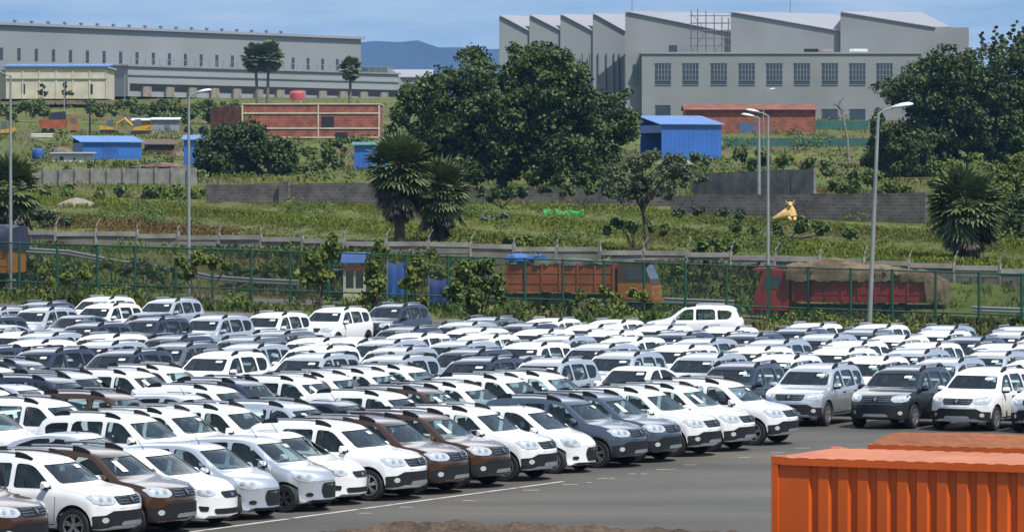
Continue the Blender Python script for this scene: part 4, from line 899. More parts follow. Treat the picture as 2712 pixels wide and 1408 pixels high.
def at(px, Y, dz=0): X = pX(px, Y); return Vector((X, Y, zg(X, Y) + dz))
rr = np.random.RandomState(8)
guard_rail('long sagging crash barrier beside the road, left behind the fence', [at(x, Y, rr.uniform(-.08, .08)) for x, Y in ((-80, 249), (55, 248), (180, 247.5), (320, 246), (450, 245), (560, 243.5), (680, 242), (790, 240.5))], .95, 11)
guard_rail('short crash barrier between the orange truck and the straw-laden truck', [at(x, Y) for x, Y in ((1735, 236), (1830, 235), (1945, 234))], .75, 3.4)
guard_rail('crash barrier at the right edge, right of the straw-laden truck', [at(x, Y) for x, Y in ((2575, 231), (2660, 230.5), (2760, 230), (2900, 229))], .85, 5)
def lamp_post(label, px, Y, top_z, arm, tip, r=.085, head=1., name='street_lamp', lean=0.):
    X = pX(px, Y); z0 = zg(X, Y); H = top_z - z0; root = thing(name, label, 'lamp post', (X, Y, z0), 0, 'street lamps')
    b = MB(); b.tube([(0, 0, -.2), (lean * .5, 0, H * .5), (lean, 0, H)], [r * 1.15, r, r * .72], 10); b.lathe([(r * 2, 0), (r * 2, .06), (r * 1.2, .08)], n=10); link('pole', b.mesh('lamp_pole', M['galv'], 50), root)
    b = MB(); b.tube([(lean, 0, H - .05), (lean + arm * .5, 0, H + tip * .75), (lean + arm, 0, H + tip)], [r * .5, r * .42, r * .4], 7); link('arm', b.mesh('lamp_arm', M['galv'], 50), root)
    sg = 1 if arm > 0 else -1; b = MB(); prof = []
    for t, hw, hh in ((0, .06, .05), (.15, .14, .10), (.45, .20, .15), (.8, .19, .14), (1.0, .09, .05)): prof.append((t * .95 * head, hw * head, hh * head))
    vs = []
    for (t, hw, hh) in prof:
        for k in range(10): a = 2 * math.pi * k / 10; vs.append((lean + arm + sg * (t - .1), hw * math.cos(a), H + tip + .02 + t * .16 + hh * math.sin(a) * (1 if math.sin(a) > 0 else .5)))
    fs = [(i * 10 + k, i * 10 + (k + 1) % 10, i * 10 + 10 + (k + 1) % 10, i * 10 + 10 + k) for i in range(4) for k in range(10)] + [tuple(range(10)), tuple(40 + k for k in range(10))]
    b.add(vs, fs); link('lamp_head', b.mesh('lamp_head', mat_once('lamp_head', (.55, .58, .60), .45), 60), root); return root
def mat_once(n, c, r=.6, **k):
    if n not in M: M[n] = mat(n, c, r, **k)
    return M[n]
lamp_post('tall lamp post at the left edge, its head out over the left', 28, 232, pZ(200, 232), -1.1, .25)
lamp_post('slender lamp post with a pale head pointing right, left of the round tree', 500, 231, pZ(258, 231), .55, .25, .085, .8)
lamp_post('lamp post right of the teal fence, with a small head pointing left', 2034, 222, pZ(305, 222), -.55, .14, .085, .7)
lamp_post('leaning lamp post with a large head pointing right, beside the straw-laden truck', 2302, 216, pZ(300, 216), .75, .25, .11, 1.15, lean=.45)
lamp_post('distant lamp post standing behind the concrete wall', 2010, 500 * KD, pZ(312, 500 * KD), -.5, .1, .15, 1.2)
lamp_post('thin far lamp post rising above the brick shed at right', 2022, 760 * KD, pZ(243, 760 * KD), .8, .25, .07, .9)
# ------------------------------------------------------------------ trucks on the road behind the fence
M['redp'] = mat('faded_red_paint', (.25, .020, .028), .55, 0, .1, .35, .8)
M['orangep'] = mat('rust_orange_boards', (.30, .074, .020), .7, 0, 0, .35, .9)
M['yelp'] = mat('yellow_orange_paint', (.34, .125, .014), .5, 0, .3, .2, 1)
M['tarpblue'] = mat('blue_tarpaulin', (.020, .085, .30), .55, 0, 0, .3, .8)
M['tarpdark'] = mat('dark_tarpaulin', (.02, .026, .05), .6, 0, 0, .3, .8)
M['tarpgrey'] = mat('grey_green_tarpaulin', (.075, .095, .08), .75, 0, 0, .3, .8)
M['straw'] = dots(.45, 'straw', [(.080, .056, .034), (.148, .108, .068), (.215, .168, .112)], [.3, .5, .7], .9, bump=1., stretch=(.5, 1, 2.2))
M['carglass_dark'] = mat('truck_glass', (.05, .07, .08), .06, 0, 1.)
def truck(label, px, q, heading, Lb, body_m, cab_m, top_z, cab_low=None, load=None, body_low=1.05):
    s = min(np.arange(-70, 70, .05), key=lambda s: abs(proj(*RP(s, q, 0))[0] - px)); X, Y, _ = RP(float(s), q, 0); ang = math.atan2(fd.y, fd.x) + (0 if heading > 0 else math.pi)
    root = thing('truck', label, 'truck', (X, Y, zg(X, Y) + .012), ang); xc = Lb / 2
    b = MB(); b.box((.4, 0, .82), (Lb + 2.4, .85, .22)); link('chassis', b.mesh('truck_chassis', M['plastic']), root)
    b = MB(); h = top_z - body_low; b.box((0, 0, body_low + .06), (Lb, 2.4, .12))
    for sg in (1, -1):
        b.box((0, sg * 1.18, body_low + h / 2 + .06), (Lb, .05, h - .12))
        for k in range(int(Lb / .85) + 1): b.box((-xc + .06 + k * (Lb - .12) / int(Lb / .85), sg * 1.23, body_low + h / 2 + .06), (.09, .07, h - .06))
        for z in (.32, .68, .98): b.box((0, sg * 1.215, body_low + h * z), (Lb - .02, .035, .07))
    for sg in (1, -1): b.box((sg * (xc - .03), 0, body_low + h / 2 + .06), (.05, 2.30, h - .12))
    link('cargo_body', b.mesh('truck_body', body_m), root)
    # cab
    c0 = xc + .15; b = MB(); prof = [(0, .75), (0, 2.62), (.35, 2.70), (1.35, 2.62), (1.72, 1.75), (1.82, 1.5), (1.86, .70), (1.70, .60), (.1, .60)]
    b.prism([(c0 + x, z) for x, z in prof], (0, -1.15, 0), (1, 0, 0), (0, 0, 1), (0, 2.3, 0)); me = b.mesh('truck_cab', cab_m, 30); cabo = link('cab', me, root)
    b = MB(); b.add([(c0 + 1.405, -1.02, 2.50), (c0 + 1.405, 1.02, 2.50), (c0 + 1.735, 1.02, 1.75), (c0 + 1.735, -1.02, 1.75)], [(0, 1, 2, 3)]); b.v = [(x + .012, y, z + .005) for x, y, z in b.v]; link('windscreen', b.mesh('truck_windscreen', M['carglass_dark']), cabo)
    for sg in (1, -1):
        b = MB(); b.prism([(c0 + .45, 1.72), (c0 + .50, 2.42), (c0 + 1.22, 2.42), (c0 + 1.50, 1.72)], (0, sg * 1.155, 0), (1, 0, 0), (0, 0, 1), (0, sg * .012, 0)); link('door_window', b.mesh('truck_door_window', M['carglass_dark']), cabo)
        b = MB(); b.box((c0 + 1.87, sg * .82, 1.0), (.06, .30, .24)); link('headlight', b.mesh('truck_headlight', M['lamp']), cabo)
    if cab_low:
        b = MB(); b.prism([(.02, .74), (.02, 1.55), (1.79, 1.55), (1.855, 1.3), (1.90, .70), (1.70, .62)], (c0, -1.165, 0), (1, 0, 0), (0, 0, 1), (0, 2.33, 0)); link('nose_panel', b.mesh('truck_nose', cab_low), cabo)
    b = MB(); b.box((c0 + 1.92, 0, .62), (.14, 2.3, .28)); link('bumper', b.mesh('truck_bumper', cab_low or cab_m), root)
    b = MB(); b.bb(c0 + .9, c0 + 1.9, -1.18, 1.18, 2.66, 2.78); link('visor', b.mesh('truck_visor', cab_m), cabo)
    tm, rm = wheel_meshes('truck', .50, .28, False)
    for x in (c0 + .95, -xc + 1.6, -xc + 2.75):
        for sg in (1, -1): wv = link('wheel', tm, root, (x, sg * .98, .5), 0 if sg > 0 else math.pi); link('rim', rm, wv)
    return root, ang
def lumpy(name, m, nx, ny, fz, fy, x0, x1, seed, z0):
    rs = np.random.RandomState(seed); V = []
    for i in range(nx + 1):
        x = x0 + (x1 - x0) * i / nx
        for k in range(ny + 1):
            t = k / ny; a = math.pi * t; hw = fy(i / nx); H = fz(i / nx); yy = -hw * math.copysign(abs(math.cos(a)) ** .45, math.cos(a)); zz = z0(i / nx) + (H - z0(i / nx)) * abs(math.sin(a)) ** .5
            V.append((x + rs.uniform(-.06, .06), yy + rs.uniform(-.09, .09), zz + rs.uniform(-.08, .08)))
    n = ny + 1; Fq = [(i * n + k, i * n + k + 1, (i + 1) * n + k + 1, (i + 1) * n + k) for i in range(nx) for k in range(ny)]
    b = MB(); b.add(V, Fq + [tuple(range(n)), tuple(nx * n + k for k in range(n))[::-1]]); return b.mesh(name, m, 60)
r, a = truck('red truck facing left, piled high with straw behind the fence', 2285, 6.2, -1, 7.0, M['redp'], M['redp'], 2.42)
lp = lambda t: 2.70 + .22 * math.exp(-((t - .74) / .14) ** 2) + .34 * ss(.1, .7, t) + .04 * math.sin(t * 19) - .7 * max(0, .16 - t) * 5
o = link('straw_load', lumpy('straw_load', M['straw'], 44, 16, lp, lambda t: 1.42 - .1 * math.sin(t * 5), -4.35, 3.75, 3, lambda t: 1.1 if t < .10 else 2.15), None, r.location, a, 'big heap of straw piled on the red truck, hanging over its tail', 'straw')
r, a = truck('rust-orange open truck facing right behind the fence, with a yellow nose', 1498, 7.0, 1, 5.9, M['orangep'], mat_once('brown_cab_paint', (.085, .045, .03), .5), 2.55, M['yelp'])
o = link('tarpaulin', lumpy('tarp', M['tarpgrey'], 24, 10, lambda t: 2.74 + .06 * math.sin(t * 14), lambda t: 1.27, -2.8, 2.8, 4, lambda t: 2.50), None, r.location, a, 'grey-green tarpaulin drawn over the orange truck', 'tarpaulin')
o = link('tarpaulin', lumpy('tarp_blue', M['tarpblue'], 8, 10, lambda t: 2.98 + .06 * math.sin(t * 7), lambda t: 1.33, -2.95, -1.4, 6, lambda t: 2.62), None, r.location, a, 'blue tarpaulin bundled on the tail of the orange truck', 'tarpaulin')
r, a = truck('truck at the left edge with a dark covered top and orange tail', -78, 7.0, -1, 5.6, M['yelp'], M['yelp'], 2.3)
o = link('tarpaulin', lumpy('tarp_dark', M['tarpdark'], 18, 10, lambda t: 3.55 + .07 * math.sin(t * 9), lambda t: 1.30, -2.9, 2.85, 9, lambda t: 2.28), None, r.location, a, 'dark blue cover over the truck at the left edge', 'tarpaulin')
# kiosk and blue sheets by the road
M['cream'] = mat('cream_plaster', (.52, .48, .36), .9, 0, 0, .15, .5)
M['blueshed'] = mat('blue_sheet_metal', (.030, .125, .42), .45, 0, .2, .15, .4)
M['blueroof'] = mat('pale_blue_roof_sheet', (.055, .17, .46), .5, 0, .2, .15, .4)
M['salmon'] = mat('salmon_board', (.50, .13, .08), .7)
p = at(940, 238); root = thing('kiosk', 'small roadside kiosk with a blue awning and salmon signboard, behind the fence', 'kiosk', p)
b = MB(); b.bb(-.62, .62, .5, .56, 0, 2.0); b.bb(-.62, -.56, -.5, .5, 0, 2.0); b.bb(.56, .62, -.5, .5, 0, 2.0); b.bb(-.62, -.48, -.56, -.5, 0, 2.0); b.bb(.48, .62, -.56, -.5, 0, 2.0); b.bb(-.48, .48, -.56, -.5, 1.75, 2.0); b.bb(-.48, .48, -.56, -.5, 0, .75); link('booth', b.mesh('kiosk_booth', M['cream']), root)
b = MB(); b.bb(-.6, .6, -.60, -.56, 1.72, 2.02); link('signboard', b.mesh('kiosk_board', M['salmon']), root)
b = MB(); b.prism([(-.9, 2.15), (-.6, 2.55), (.7, 2.7), (.7, 2.62), (-.55, 2.46), (-.86, 2.09)], (-.72, 0, 0), (0, 1, 0), (0, 0, 1), (1.5, 0, 0)); link('awning', b.mesh('kiosk_awning', M['tarpblue']), root)
b = MB(); b.bb(-.05, .05, -.56, -.5, .75, 1.75); link('mullion', b.mesh('kiosk_mullion', M['cream']), root)
def tarp_sheet(label, px, Y, w_, z0, z1, m, seed):
    rs = np.random.RandomState(seed); p = at(px, Y); root = thing('tarpaulin_shelter', label, 'shelter', p); b = MB()
    for x in (-w_ / 2, w_ / 2): b.tube([(x, 0, -.1), (x, 0, z1 + .1)], .03, 6)
    link('pole', b.mesh('tarp_pole', M['galv']), root); V = []; nx, nz = 8, 8
    for d in (0, .02):
        for i in range(nx + 1):
            for k in range(nz + 1): t = k / nz; V.append((-w_ / 2 + w_ * i / nx, d + .10 * math.sin(i * 1.7 + seed) * (1 - t) + .5 * max(0, t - .7), z0 + (z1 - z0) * t - .15 * math.sin(math.pi * i / nx) * t))
    n = nz + 1; off = (nx + 1) * n; Fq = [(c + i * n + k, c + i * n + k + 1, c + (i + 1) * n + k + 1, c + (i + 1) * n + k) for c in (0, off) for i in range(nx) for k in range(nz)]
    b = MB(); b.add(V, Fq); link('sheet', b.mesh('tarp_sheet', m, 60), root)
tarp_sheet('bright blue sheet hung between bushes, right of the kiosk', 1050, 237, 1.0, .35, 2.3, M['tarpblue'], 1)
tarp_sheet('deep blue sheet hung low, left of the dense bush', 1165, 236, 1.2, 0, 1.5, mat_once('deep_blue_tarp', (.010, .030, .16), .6), 2)
# ------------------------------------------------------------------ walls, sheds and odd things in the field
M['stone'] = brick('stone_masonry', (.15, .125, .11), (.095, .082, .075), (.19, .17, .155), .55, .26, msz=.02)
M['block'] = brick('grey_blockwork', (.20, .19, .18), (.16, .15, .145), (.23, .22, .21), .6, .3)
M['redbrick'] = brick('red_brick', (.27, .075, .042), (.21, .058, .034), (.30, .15, .10), .9, .34, msz=.03)
M['tealsheet'] = mat('teal_sheet', (.03, .115, .095), .6, 0, 0, .2, .4)
def wall(name, label, p0, p1, zt0, zt1, th, m, base=-.6, cat='wall', cope=None):
    """p = (px, Y); z of the top at each end"""
    p0, p1 = (p0[0], p0[1] * KD), (p1[0], p1[1] * KD)
    A, B_ = Vector((pX(*p0), p0[1], 0)), Vector((pX(*p1), p1[1], 0)); d = (B_ - A); L_ = d.length; root = thing(name, label, cat, A, math.atan2(d.y, d.x)); rs = np.random.RandomState(int(L_ * 100) % 999)
    N = max(3, int(L_ / 2)); za = min(zg(A.x, A.y), zg(B_.x, B_.y)) + base; b = MB(); vs = []
    for i in range(N + 1):
        t = i / N; z = zt0 + (zt1 - zt0) * t + (rs.uniform(-.07, .07) if cope is None else 0); vs += [(L_ * t, 0, za), (L_ * t, 0, z), (L_ * t, th, z), (L_ * t, th, za)]
    fs = [(i * 4 + k, i * 4 + (k + 1) % 4, i * 4 + 4 + (k + 1) % 4, i * 4 + 4 + k) for i in range(N) for k in range(4)] + [(0, 1, 2, 3), (4 * N + 3, 4 * N + 2, 4 * N + 1, 4 * N)]
    b.add(vs, fs); link('masonry', b.mesh(name, m), root); return root, L_, za
def zt(py, Y): return pZ(py, Y * KD)
rt, L_, za = wall('panel_wall', 'pale grey panelled wall with upright posts, below the blue shed at left', (55, 562), (520, 556), zt(450, 562), zt(446, 556), .12, M['concrete'])
pm = MB(); pm.box((0, -.07, (zt(448, 560) - za) / 2 + .05), (.22, .16, zt(448, 560) - za + .2)); pm = pm.mesh('panel_post', M['concrete'])
for k in range(11): link('post', pm, rt, (L_ * (k + .5) / 11, 0, za))
rt, L_, za = wall('stone_wall', 'brown stone wall with a square pier, left of the central palms', (545, 486), (1010, 478), zt(488, 486), zt(484, 478), .5, M['stone'])
b = MB(); b.bb(L_ * .43, L_ * .43 + .9, -.35, -.003, za, zt(484, 482) + .15); link('pier', b.mesh('stone_pier', M['stone']), rt)
wall('stone_wall', 'long dark stone wall behind the yellow statue', (1775, 452), (2450, 436), zt(518, 452), zt(510, 436), .5, M['stone'])
wall('concrete_wall', 'taller grey blockwork wall above the stone wall at right', (1830, 520), (2155, 500), zt(462, 520), zt(446, 500), .25, M['block'])
wall('stone_wall', 'stone wall in deep shade under the huge central tree', (1230, 492), (1790, 480), zt(500, 492), zt(496, 480), .5, M['stone'])
def shed(name, label, cat, px0, px1, Y, base_py, eave_py, depth, m, roof_m, roof='mono', rz=0., open_left=0., rise=.5, door=None, open_side=False):
    Y = Y * KD
    X0, X1 = pX(px0, Y), pX(px1, Y); W_ = X1 - X0; z0 = pZ(base_py, Y); H = pZ(eave_py, Y) - z0; root = thing(name, label, cat, (X0, Y, z0), rz); t = .06
    b = MB(); x0 = open_left
    b.bb(x0, W_, 0, t, -.4, H); b.bb(W_ - t, W_, t, depth - t, -.4, H); b.bb(0, W_, depth - t, depth, -.4, H + (rise if roof == 'mono' else 0))
    if not open_side: b.bb(0, t, t, depth - t, -.4, H)
    else: b.bb(0, t, t, depth - t, H * .78, H)
    n = int(W_ / .55)
    for k in range(1, n):
        x = W_ * k / n
        if x > x0 + .1: b.bb(x - .03, x + .03, -.025, -.002, -.4, H)
    link('walls', b.mesh(name + '_walls', m), root)
    b = MB(); e = .35
    if roof == 'mono': P = [(-e, H + .02), (depth + e, H + .02 + rise * (depth + e) / depth), (depth + e, H + .12 + rise * (depth + e) / depth), (-e, H + .12)]
    else: P = [(-e, H - .02), (depth / 2, H + rise), (depth + e, H - .02), (depth + e, H + .08), (depth / 2, H + rise + .1), (-e, H + .08)]
    b.prism(P, (-e, 0, 0), (0, 1, 0), (0, 0, 1), (W_ + 2 * e, 0, 0)); link('roof', b.mesh(name + '_roof', roof_m), root)
    if door: b = MB(); b.bb(W_ * door[0], W_ * door[1], -.05, -.03, 0, H * door[2]); link('door', b.mesh(name + '_door', door[3]), root)
    return root, W_, H
shed('blue_shed', 'big bright blue metal shed with an open dark left bay, right of the huge tree', 'shed', 1752, 1918, 690, 425, 331, 9.0, M['blueshed'], M['blueroof'], rise=1.1, open_side=True, rz=R(15))
shed('blue_shed', 'low blue metal shed with a door, at left above the panelled wall', 'shed', 219, 378, 690, 428, 378, 6.0, M['blueshed'], M['blueroof'], rise=.75, rz=R(17), door=(.35, .6, .8, M['tarpblue']))
shed('blue_shed', 'small blue hut hidden behind the lamp post, left of the round tree', 'shed', 487, 560, 650, 442, 372, 4.0, M['blueshed'], M['blueroof'], rise=.5)
shed('blue_shed', 'small light blue hut half hidden left of the huge tree', 'shed', 938, 1030, 630, 446, 386, 4.0, M['blueshed'], mat_once('teal_roof', (.03, .16, .17)), rise=.3)
shed('lean_to', 'dark rusty lean-to roof between the low blue shed and the lamp post', 'shed', 388, 462, 715, 414, 384, 5, mat_once('dark_rust_sheet', (.05, .032, .025), .8, var=.4), mat_once('brown_sheet_roof', (.10, .065, .05), .8, var=.4), rise=.6, rz=R(8), open_side=True)
rt, W_, H = shed('site_cabin', 'low white site cabin in front of the blue shed at left', 'cabin', 138, 244, 672, 434, 408, 2.4, mat_once('dirty_white_sheet', (.50, .50, .49), .7, var=.2), M['galv'], rise=.1)
b = MB(); b.bb(.9, 1.35, -.05, -.03, .45, .85); link('window', b.mesh('cabin_window', M['dark']), rt); b = MB(); b.bb(2.5, 2.8, -.05, -.03, .5, .7); link('window', b.mesh('cabin_window', M['dark']), rt)
p = Vector((pX(101, 680 * KD), 680 * KD, pZ(425, 680 * KD))); root = thing('water_tank', 'small blue water tank standing left of the white cabin', 'tank', p)
b = MB(); b.lathe([(.001, .25), (.70, .25), (.76, .35), (.76, 1.15), (.66, 1.35), (.25, 1.45), (.25, 1.52), (.001, 1.52)], n=20); link('tank', b.mesh('water_tank', M['tarpblue'], 40), root)
b = MB(); [b.bb(x - .06, x + .06, y - .06, y + .06, -.3, .25) for x in (-.5, .5) for y in (-.5, .5)]; b.bb(-.75, .75, -.7, .7, .19, .25); link('stand', b.mesh('tank_stand', M['dark']), root)
# brick building with cream bands
Y = 810 * KD; X0, X1 = pX(642, Y), pX(1006, Y); z0, zt_ = pZ(374, Y) - .3, pZ(277, Y); root = thing('brick_building', 'red brick building with cream bands and a dark window, left of the huge tree', 'building', (X0, Y, z0), 0); W_, H = X1 - X0, zt_ - z0
b = MB(); b.bb(0, W_, 0, 14, 0, H); link('wall', b.mesh('brick_walls', M['redbrick']), root)
b = MB(); b.prism([(0, 0), (-5.2, 9), (-5.2, 14), (0, 14)], (0, 0, 0), (1, 0, 0), (0, 1, 0), (0, 0, H - .35)); b.v = [(x - .004, y + .003, z) for x, y, z in b.v]; link('side_wing', b.mesh('brick_wing', M['redbrick']), root)
b = MB()
for py in (300, 340, 364): z = pZ(py, Y) - z0; b.bb(.15, W_ + .05, -.12, -.002, z - .09, z + .09)
for px in (642, 843, 1004): x = pX(px, Y) - X0; b.bb(x - .10, x + .10, -.10, -.004, 0, H)
b.bb(-.1, W_ + .1, -.14, 14.1, H, H + .14); link('band', b.mesh('brick_bands', M['cream']), root)
b = MB(); x = pX(868, Y) - X0; z = pZ(324, Y) - z0; b.bb(x - .9, x + .9, -.06, -.003, z - .8, z + .8); link('window', b.mesh('brick_window', M['dark']), root)
b = MB(); x = pX(905, Y) - X0; z = pZ(360, Y) - z0; b.bb(x - .9, x + .9, -.13, -.121, 0, z + .5); link('doorway', b.mesh('brick_doorway', M['dark']), root)
p = Vector((pX(786, 812 * KD), 813 * KD, z0 + H + .3)); root = thing('roof_tank', 'pinkish red tank standing on the roof of the red brick building', 'tank', p)
b = MB(); b.lathe([(.001, .35), (1.0, .35), (1.12, .6), (1.12, 1.35), (.8, 1.7), (.001, 1.75)], n=18); link('tank', b.mesh('roof_tank', mat_once('faded_red_plastic', (.40, .075, .08), .6), 40), root)
b = MB(); [b.bb(x - .1, x + .1, y - .1, y + .1, -.05, .36) for x in (-.6, .6) for y in (-.6, .6)]; link('stand', b.mesh('roof_tank_stand', M['concrete']), root)
Y = 860 * KD; X0, X1 = pX(1815, Y), pX(2160, Y); z0, zt_ = pZ(372, Y) - .4, pZ(292, Y); root = thing('brick_shed', 'plain red brick shed in front of the grey factory, behind the big blue shed', 'building', (X0, Y, z0)); W_, H = X1 - X0, zt_ - z0
b = MB(); b.bb(0, W_, 0, 9, 0, H); link('wall', b.mesh('brick_shed_walls', M['redbrick']), root)
b = MB(); b.prism([(-.5, H + .02), (4.5, H + .9), (9.5, H + .02), (9.5, H + .1), (4.5, H + 1.0), (-.5, H + .1)], (-.3, 0, 0), (0, 1, 0), (0, 0, 1), (W_ + .6, 0, 0)); link('roof', b.mesh('brick_shed_roof', mat_once('rusty_roof', (.19, .065, .04), .8, var=.4, scale=.5)), root)
b = MB(); x = pX(1978, Y) - X0; b.bb(x - 1.2, x + 1.2, -.06, -.003, H * .30, H * .62); link('window', b.mesh('brick_shed_window', mat_once('blue_window', (.08, .12, .22), .2)), root)
b = MB(); b.bb(W_ * .45, W_ + .1, -.1, -.004, .05, .75); link('plinth', b.mesh('brick_shed_plinth', M['concrete']), root)
Y = 760; rt, L_, za = wall('teal_fence', 'long teal sheet hoarding in front of the grey factory', (1915, Y), (2310, Y), zt(366, Y), zt(366, Y), .06, M['tealsheet'], base=0, cat='hoarding', cope=1)
wall('teal_fence', 'upper teal screen at the foot of the factory, right of the brick shed', (2150, 880), (2300, 880), zt(320, 880), zt(320, 880), .06, M['tealsheet'], base=0, cat='hoarding', cope=1)
# plant and huts at the left
M['yellowp'] = mat('plant_yellow', (.55, .30, .02), .5, 0, 0, .25, 1)
def digger(label, px, Y, base_py, sc, rz, boom=True):
    Y = Y * KD
    p = Vector((pX(px, Y), Y, pZ(base_py, Y))); root = thing('digger', label, 'construction machine', p, rz); S = sc
    for sg in (1, -1): b = MB(); b.prism(rnd([(-1.5 * S, 0), (1.5 * S, 0), (1.6 * S, .4 * S), (1.3 * S, .75 * S), (-1.3 * S, .75 * S), (-1.6 * S, .4 * S)], .2 * S), (0, sg * .7 * S, 0), (1, 0, 0), (0, 0, 1), (0, sg * .45 * S, 0)); link('track', b.mesh('digger_track', M['rubber']), root)
    b = MB(); b.prism([(-1.6 * S, .8 * S), (1.1 * S, .8 * S), (1.1 * S, 1.3 * S), (-.2 * S, 1.5 * S), (-1.6 * S, 1.7 * S)], (0, -1.1 * S, 0), (1, 0, 0), (0, 0, 1), (0, 2.2 * S, 0)); link('body', b.mesh('digger_body', M['yellowp']), root)
    b = MB(); b.prism([(-.1 * S, 1.35 * S), (1.0 * S, 1.3 * S), (.85 * S, 2.6 * S), (-.1 * S, 2.65 * S)], (0, .1 * S, 0), (1, 0, 0), (0, 0, 1), (0, .95 * S, 0)); link('cab', b.mesh('digger_cab', M['carglass_dark']), root)
    if boom:
        b = MB(); b.tube([(1.0 * S, -.4 * S, 1.2 * S), (2.6 * S, -.4 * S, 2.7 * S), (4.0 * S, -.4 * S, 1.9 * S), (4.1 * S, -.4 * S, .7 * S)], [.2 * S, .24 * S, .17 * S, .13 * S], 6); link('boom', b.mesh('digger_boom', M['yellowp']), root)
        b = MB(); b.prism([(3.6 * S, .1 * S), (4.5 * S, .2 * S), (4.3 * S, .8 * S), (3.9 * S, .8 * S)], (0, -.8 * S, 0), (1, 0, 0), (0, 0, 1), (0, .8 * S, 0)); link('bucket', b.mesh('digger_bucket', M['dark']), root)
digger('small yellow digger at the far left, left of the orange tipper', 18, 850, 364, .85, R(180), True)
digger('yellow digger facing left beside the little grey hut', 372, 850, 358, .9, R(180), True)
digger('yellow machine with no arm, right of the orange tipper', 285, 855, 354, .75, 0, False)
p = Vector((pX(158, 860 * KD), 860 * KD, pZ(358, 860 * KD))); root = thing('tipper_truck', 'orange tipper truck with a dark raised cover, far left below the cream building', 'truck', p, R(4))
b = MB(); b.prism([(-3.0, 1.0), (.9, 1.0), (1.2, 2.3), (-3.2, 2.3)], (0, -1.2, 0), (1, 0, 0), (0, 0, 1), (0, 2.4, 0)); link('tipper_body', b.mesh('tipper_body', M['orangep']), root)
b = MB(); b.prism([(1.3, .7), (2.9, .7), (2.9, 1.6), (2.6, 2.9), (1.3, 2.9)], (0, -1.15, 0), (1, 0, 0), (0, 0, 1), (0, 2.3, 0)); link('cab', b.mesh('tipper_cab', M['yelp']), root)
b = MB(); b.prism([(-1.6, 2.35), (1.0, 2.35), (.9, 3.6), (-1.3, 3.4)], (0, -1.1, 0), (1, 0, 0), (0, 0, 1), (0, 2.2, 0)); link('cover', b.mesh('tipper_cover', M['tarpdark']), root)
b = MB(); b.prism([(1.7, 1.75), (2.66, 1.75), (2.45, 2.6), (1.7, 2.6)], (0, -1.165, 0), (1, 0, 0), (0, 0, 1), (0, .012, 0)); link('window', b.mesh('tipper_window', M['carglass_dark']), root)
tm, rm = wheel_meshes('tipper', .5, .3, False)
for x in (2.1, -1.2, -2.3):
    for sg in (1, -1): wv = link('wheel', tm, root, (x, sg * .95, .5), 0 if sg > 0 else math.pi); link('rim', rm, wv)
rt, W_, H = shed('hut', 'little grey hut with a white overhanging roof, left of the lamp post', 'hut', 402, 470, 860, 366, 318, 3.5, mat_once('grey_render', (.28, .27, .29), .9, var=.25), mat_once('white_sheet_roof', (.55, .56, .56)), rise=.3, door=(.5, .72, .8, mat_once('blue_grey_door', (.10, .15, .20))))
shed('hut', 'open lean-to with a pale sheet roof, left of the grey hut', 'hut', 352, 398, 865, 352, 320, 3, M['yellowp'], mat_once('white_sheet_roof', (.55, .56, .56)), rise=.3, open_side=True)
def pole(label, px, Y, base_py, top_py, r, m, bar=None, name='utility_pole'):
    Y = Y * KD; X = pX(px, Y); z0 = pZ(base_py, Y); H = pZ(top_py, Y) - z0; root = thing(name, label, 'pole', (X, Y, z0)); b = MB(); b.tube([(0, 0, -.6), (0, 0, H)], [r * 1.2, r * .8], 8); link('mast', b.mesh('pole_mast', m, 50), root)
    if bar:
        b = MB(); b.box((0, -r - .05, H - .25), (bar, .12, .14)); [b.lathe([(.07, H - .18), (.08, H - .05), (.04, H + .05), (.001, H + .08)], (x, -r - .05, 0), n=8) for x in (-bar * .45, 0, bar * .45)]; link('crossarm', b.mesh('pole_crossarm', m), root)
    return root
pole('dark utility pole with a crossarm, above the low blue shed', 238, 840, 362, 276, .13, M['dark'], 1.5)
pole('thin pole before the cream building, left of its middle', 170, 930, 330, 215, .09, M['galv'])
pole('thin dark pole rising behind the yellow statue', 2094, 470, 548, 463, .07, M['dark'])
pole('thin mast on the right side of the factory roof', 2093, 985, 36, -20, .07, M['galv'], name='roof_mast')
pole('thin mast on the left peak of the factory roof', 1674, 985, 36, -18, .07, M['galv'], name='roof_mast')
pole('slim grey pole at the left end of the long factory', 330, 1020, 262, 195, .08, M['galv'])
rs = np.random.RandomState(77)                                     # a bare tree and a white trunk
p = Vector((pX(2248, 640 * KD), 640 * KD, pZ(420, 640 * KD))); b = MB(); b.tube([(0, 0, -.5), (-.15, 0, 2.2), (-.7, 0, 5.0), (-1.1, 0, 6.4)], [.17, .13, .10, .06], 7)
for k in range(12): a0 = Vector((-.5 - .05 * k, 0, 4.2 + .18 * k)); e = a0 + Vector((rs.uniform(-1.1, .9), rs.uniform(-.8, .8), rs.uniform(.5, 1.3))); b.tube([a0, a0.lerp(e, .5) + Vector((0, 0, .2)), e], [.06, .045, .02], 5)
root = thing('bare_tree', 'bare whitish leaning tree trunk before the factory, left of the leaning lamp post', 'tree', p); link('trunk', b.mesh('bare_trunk', mat_once('whitish_bark', (.20, .18, .155), .9, var=.3)), root)
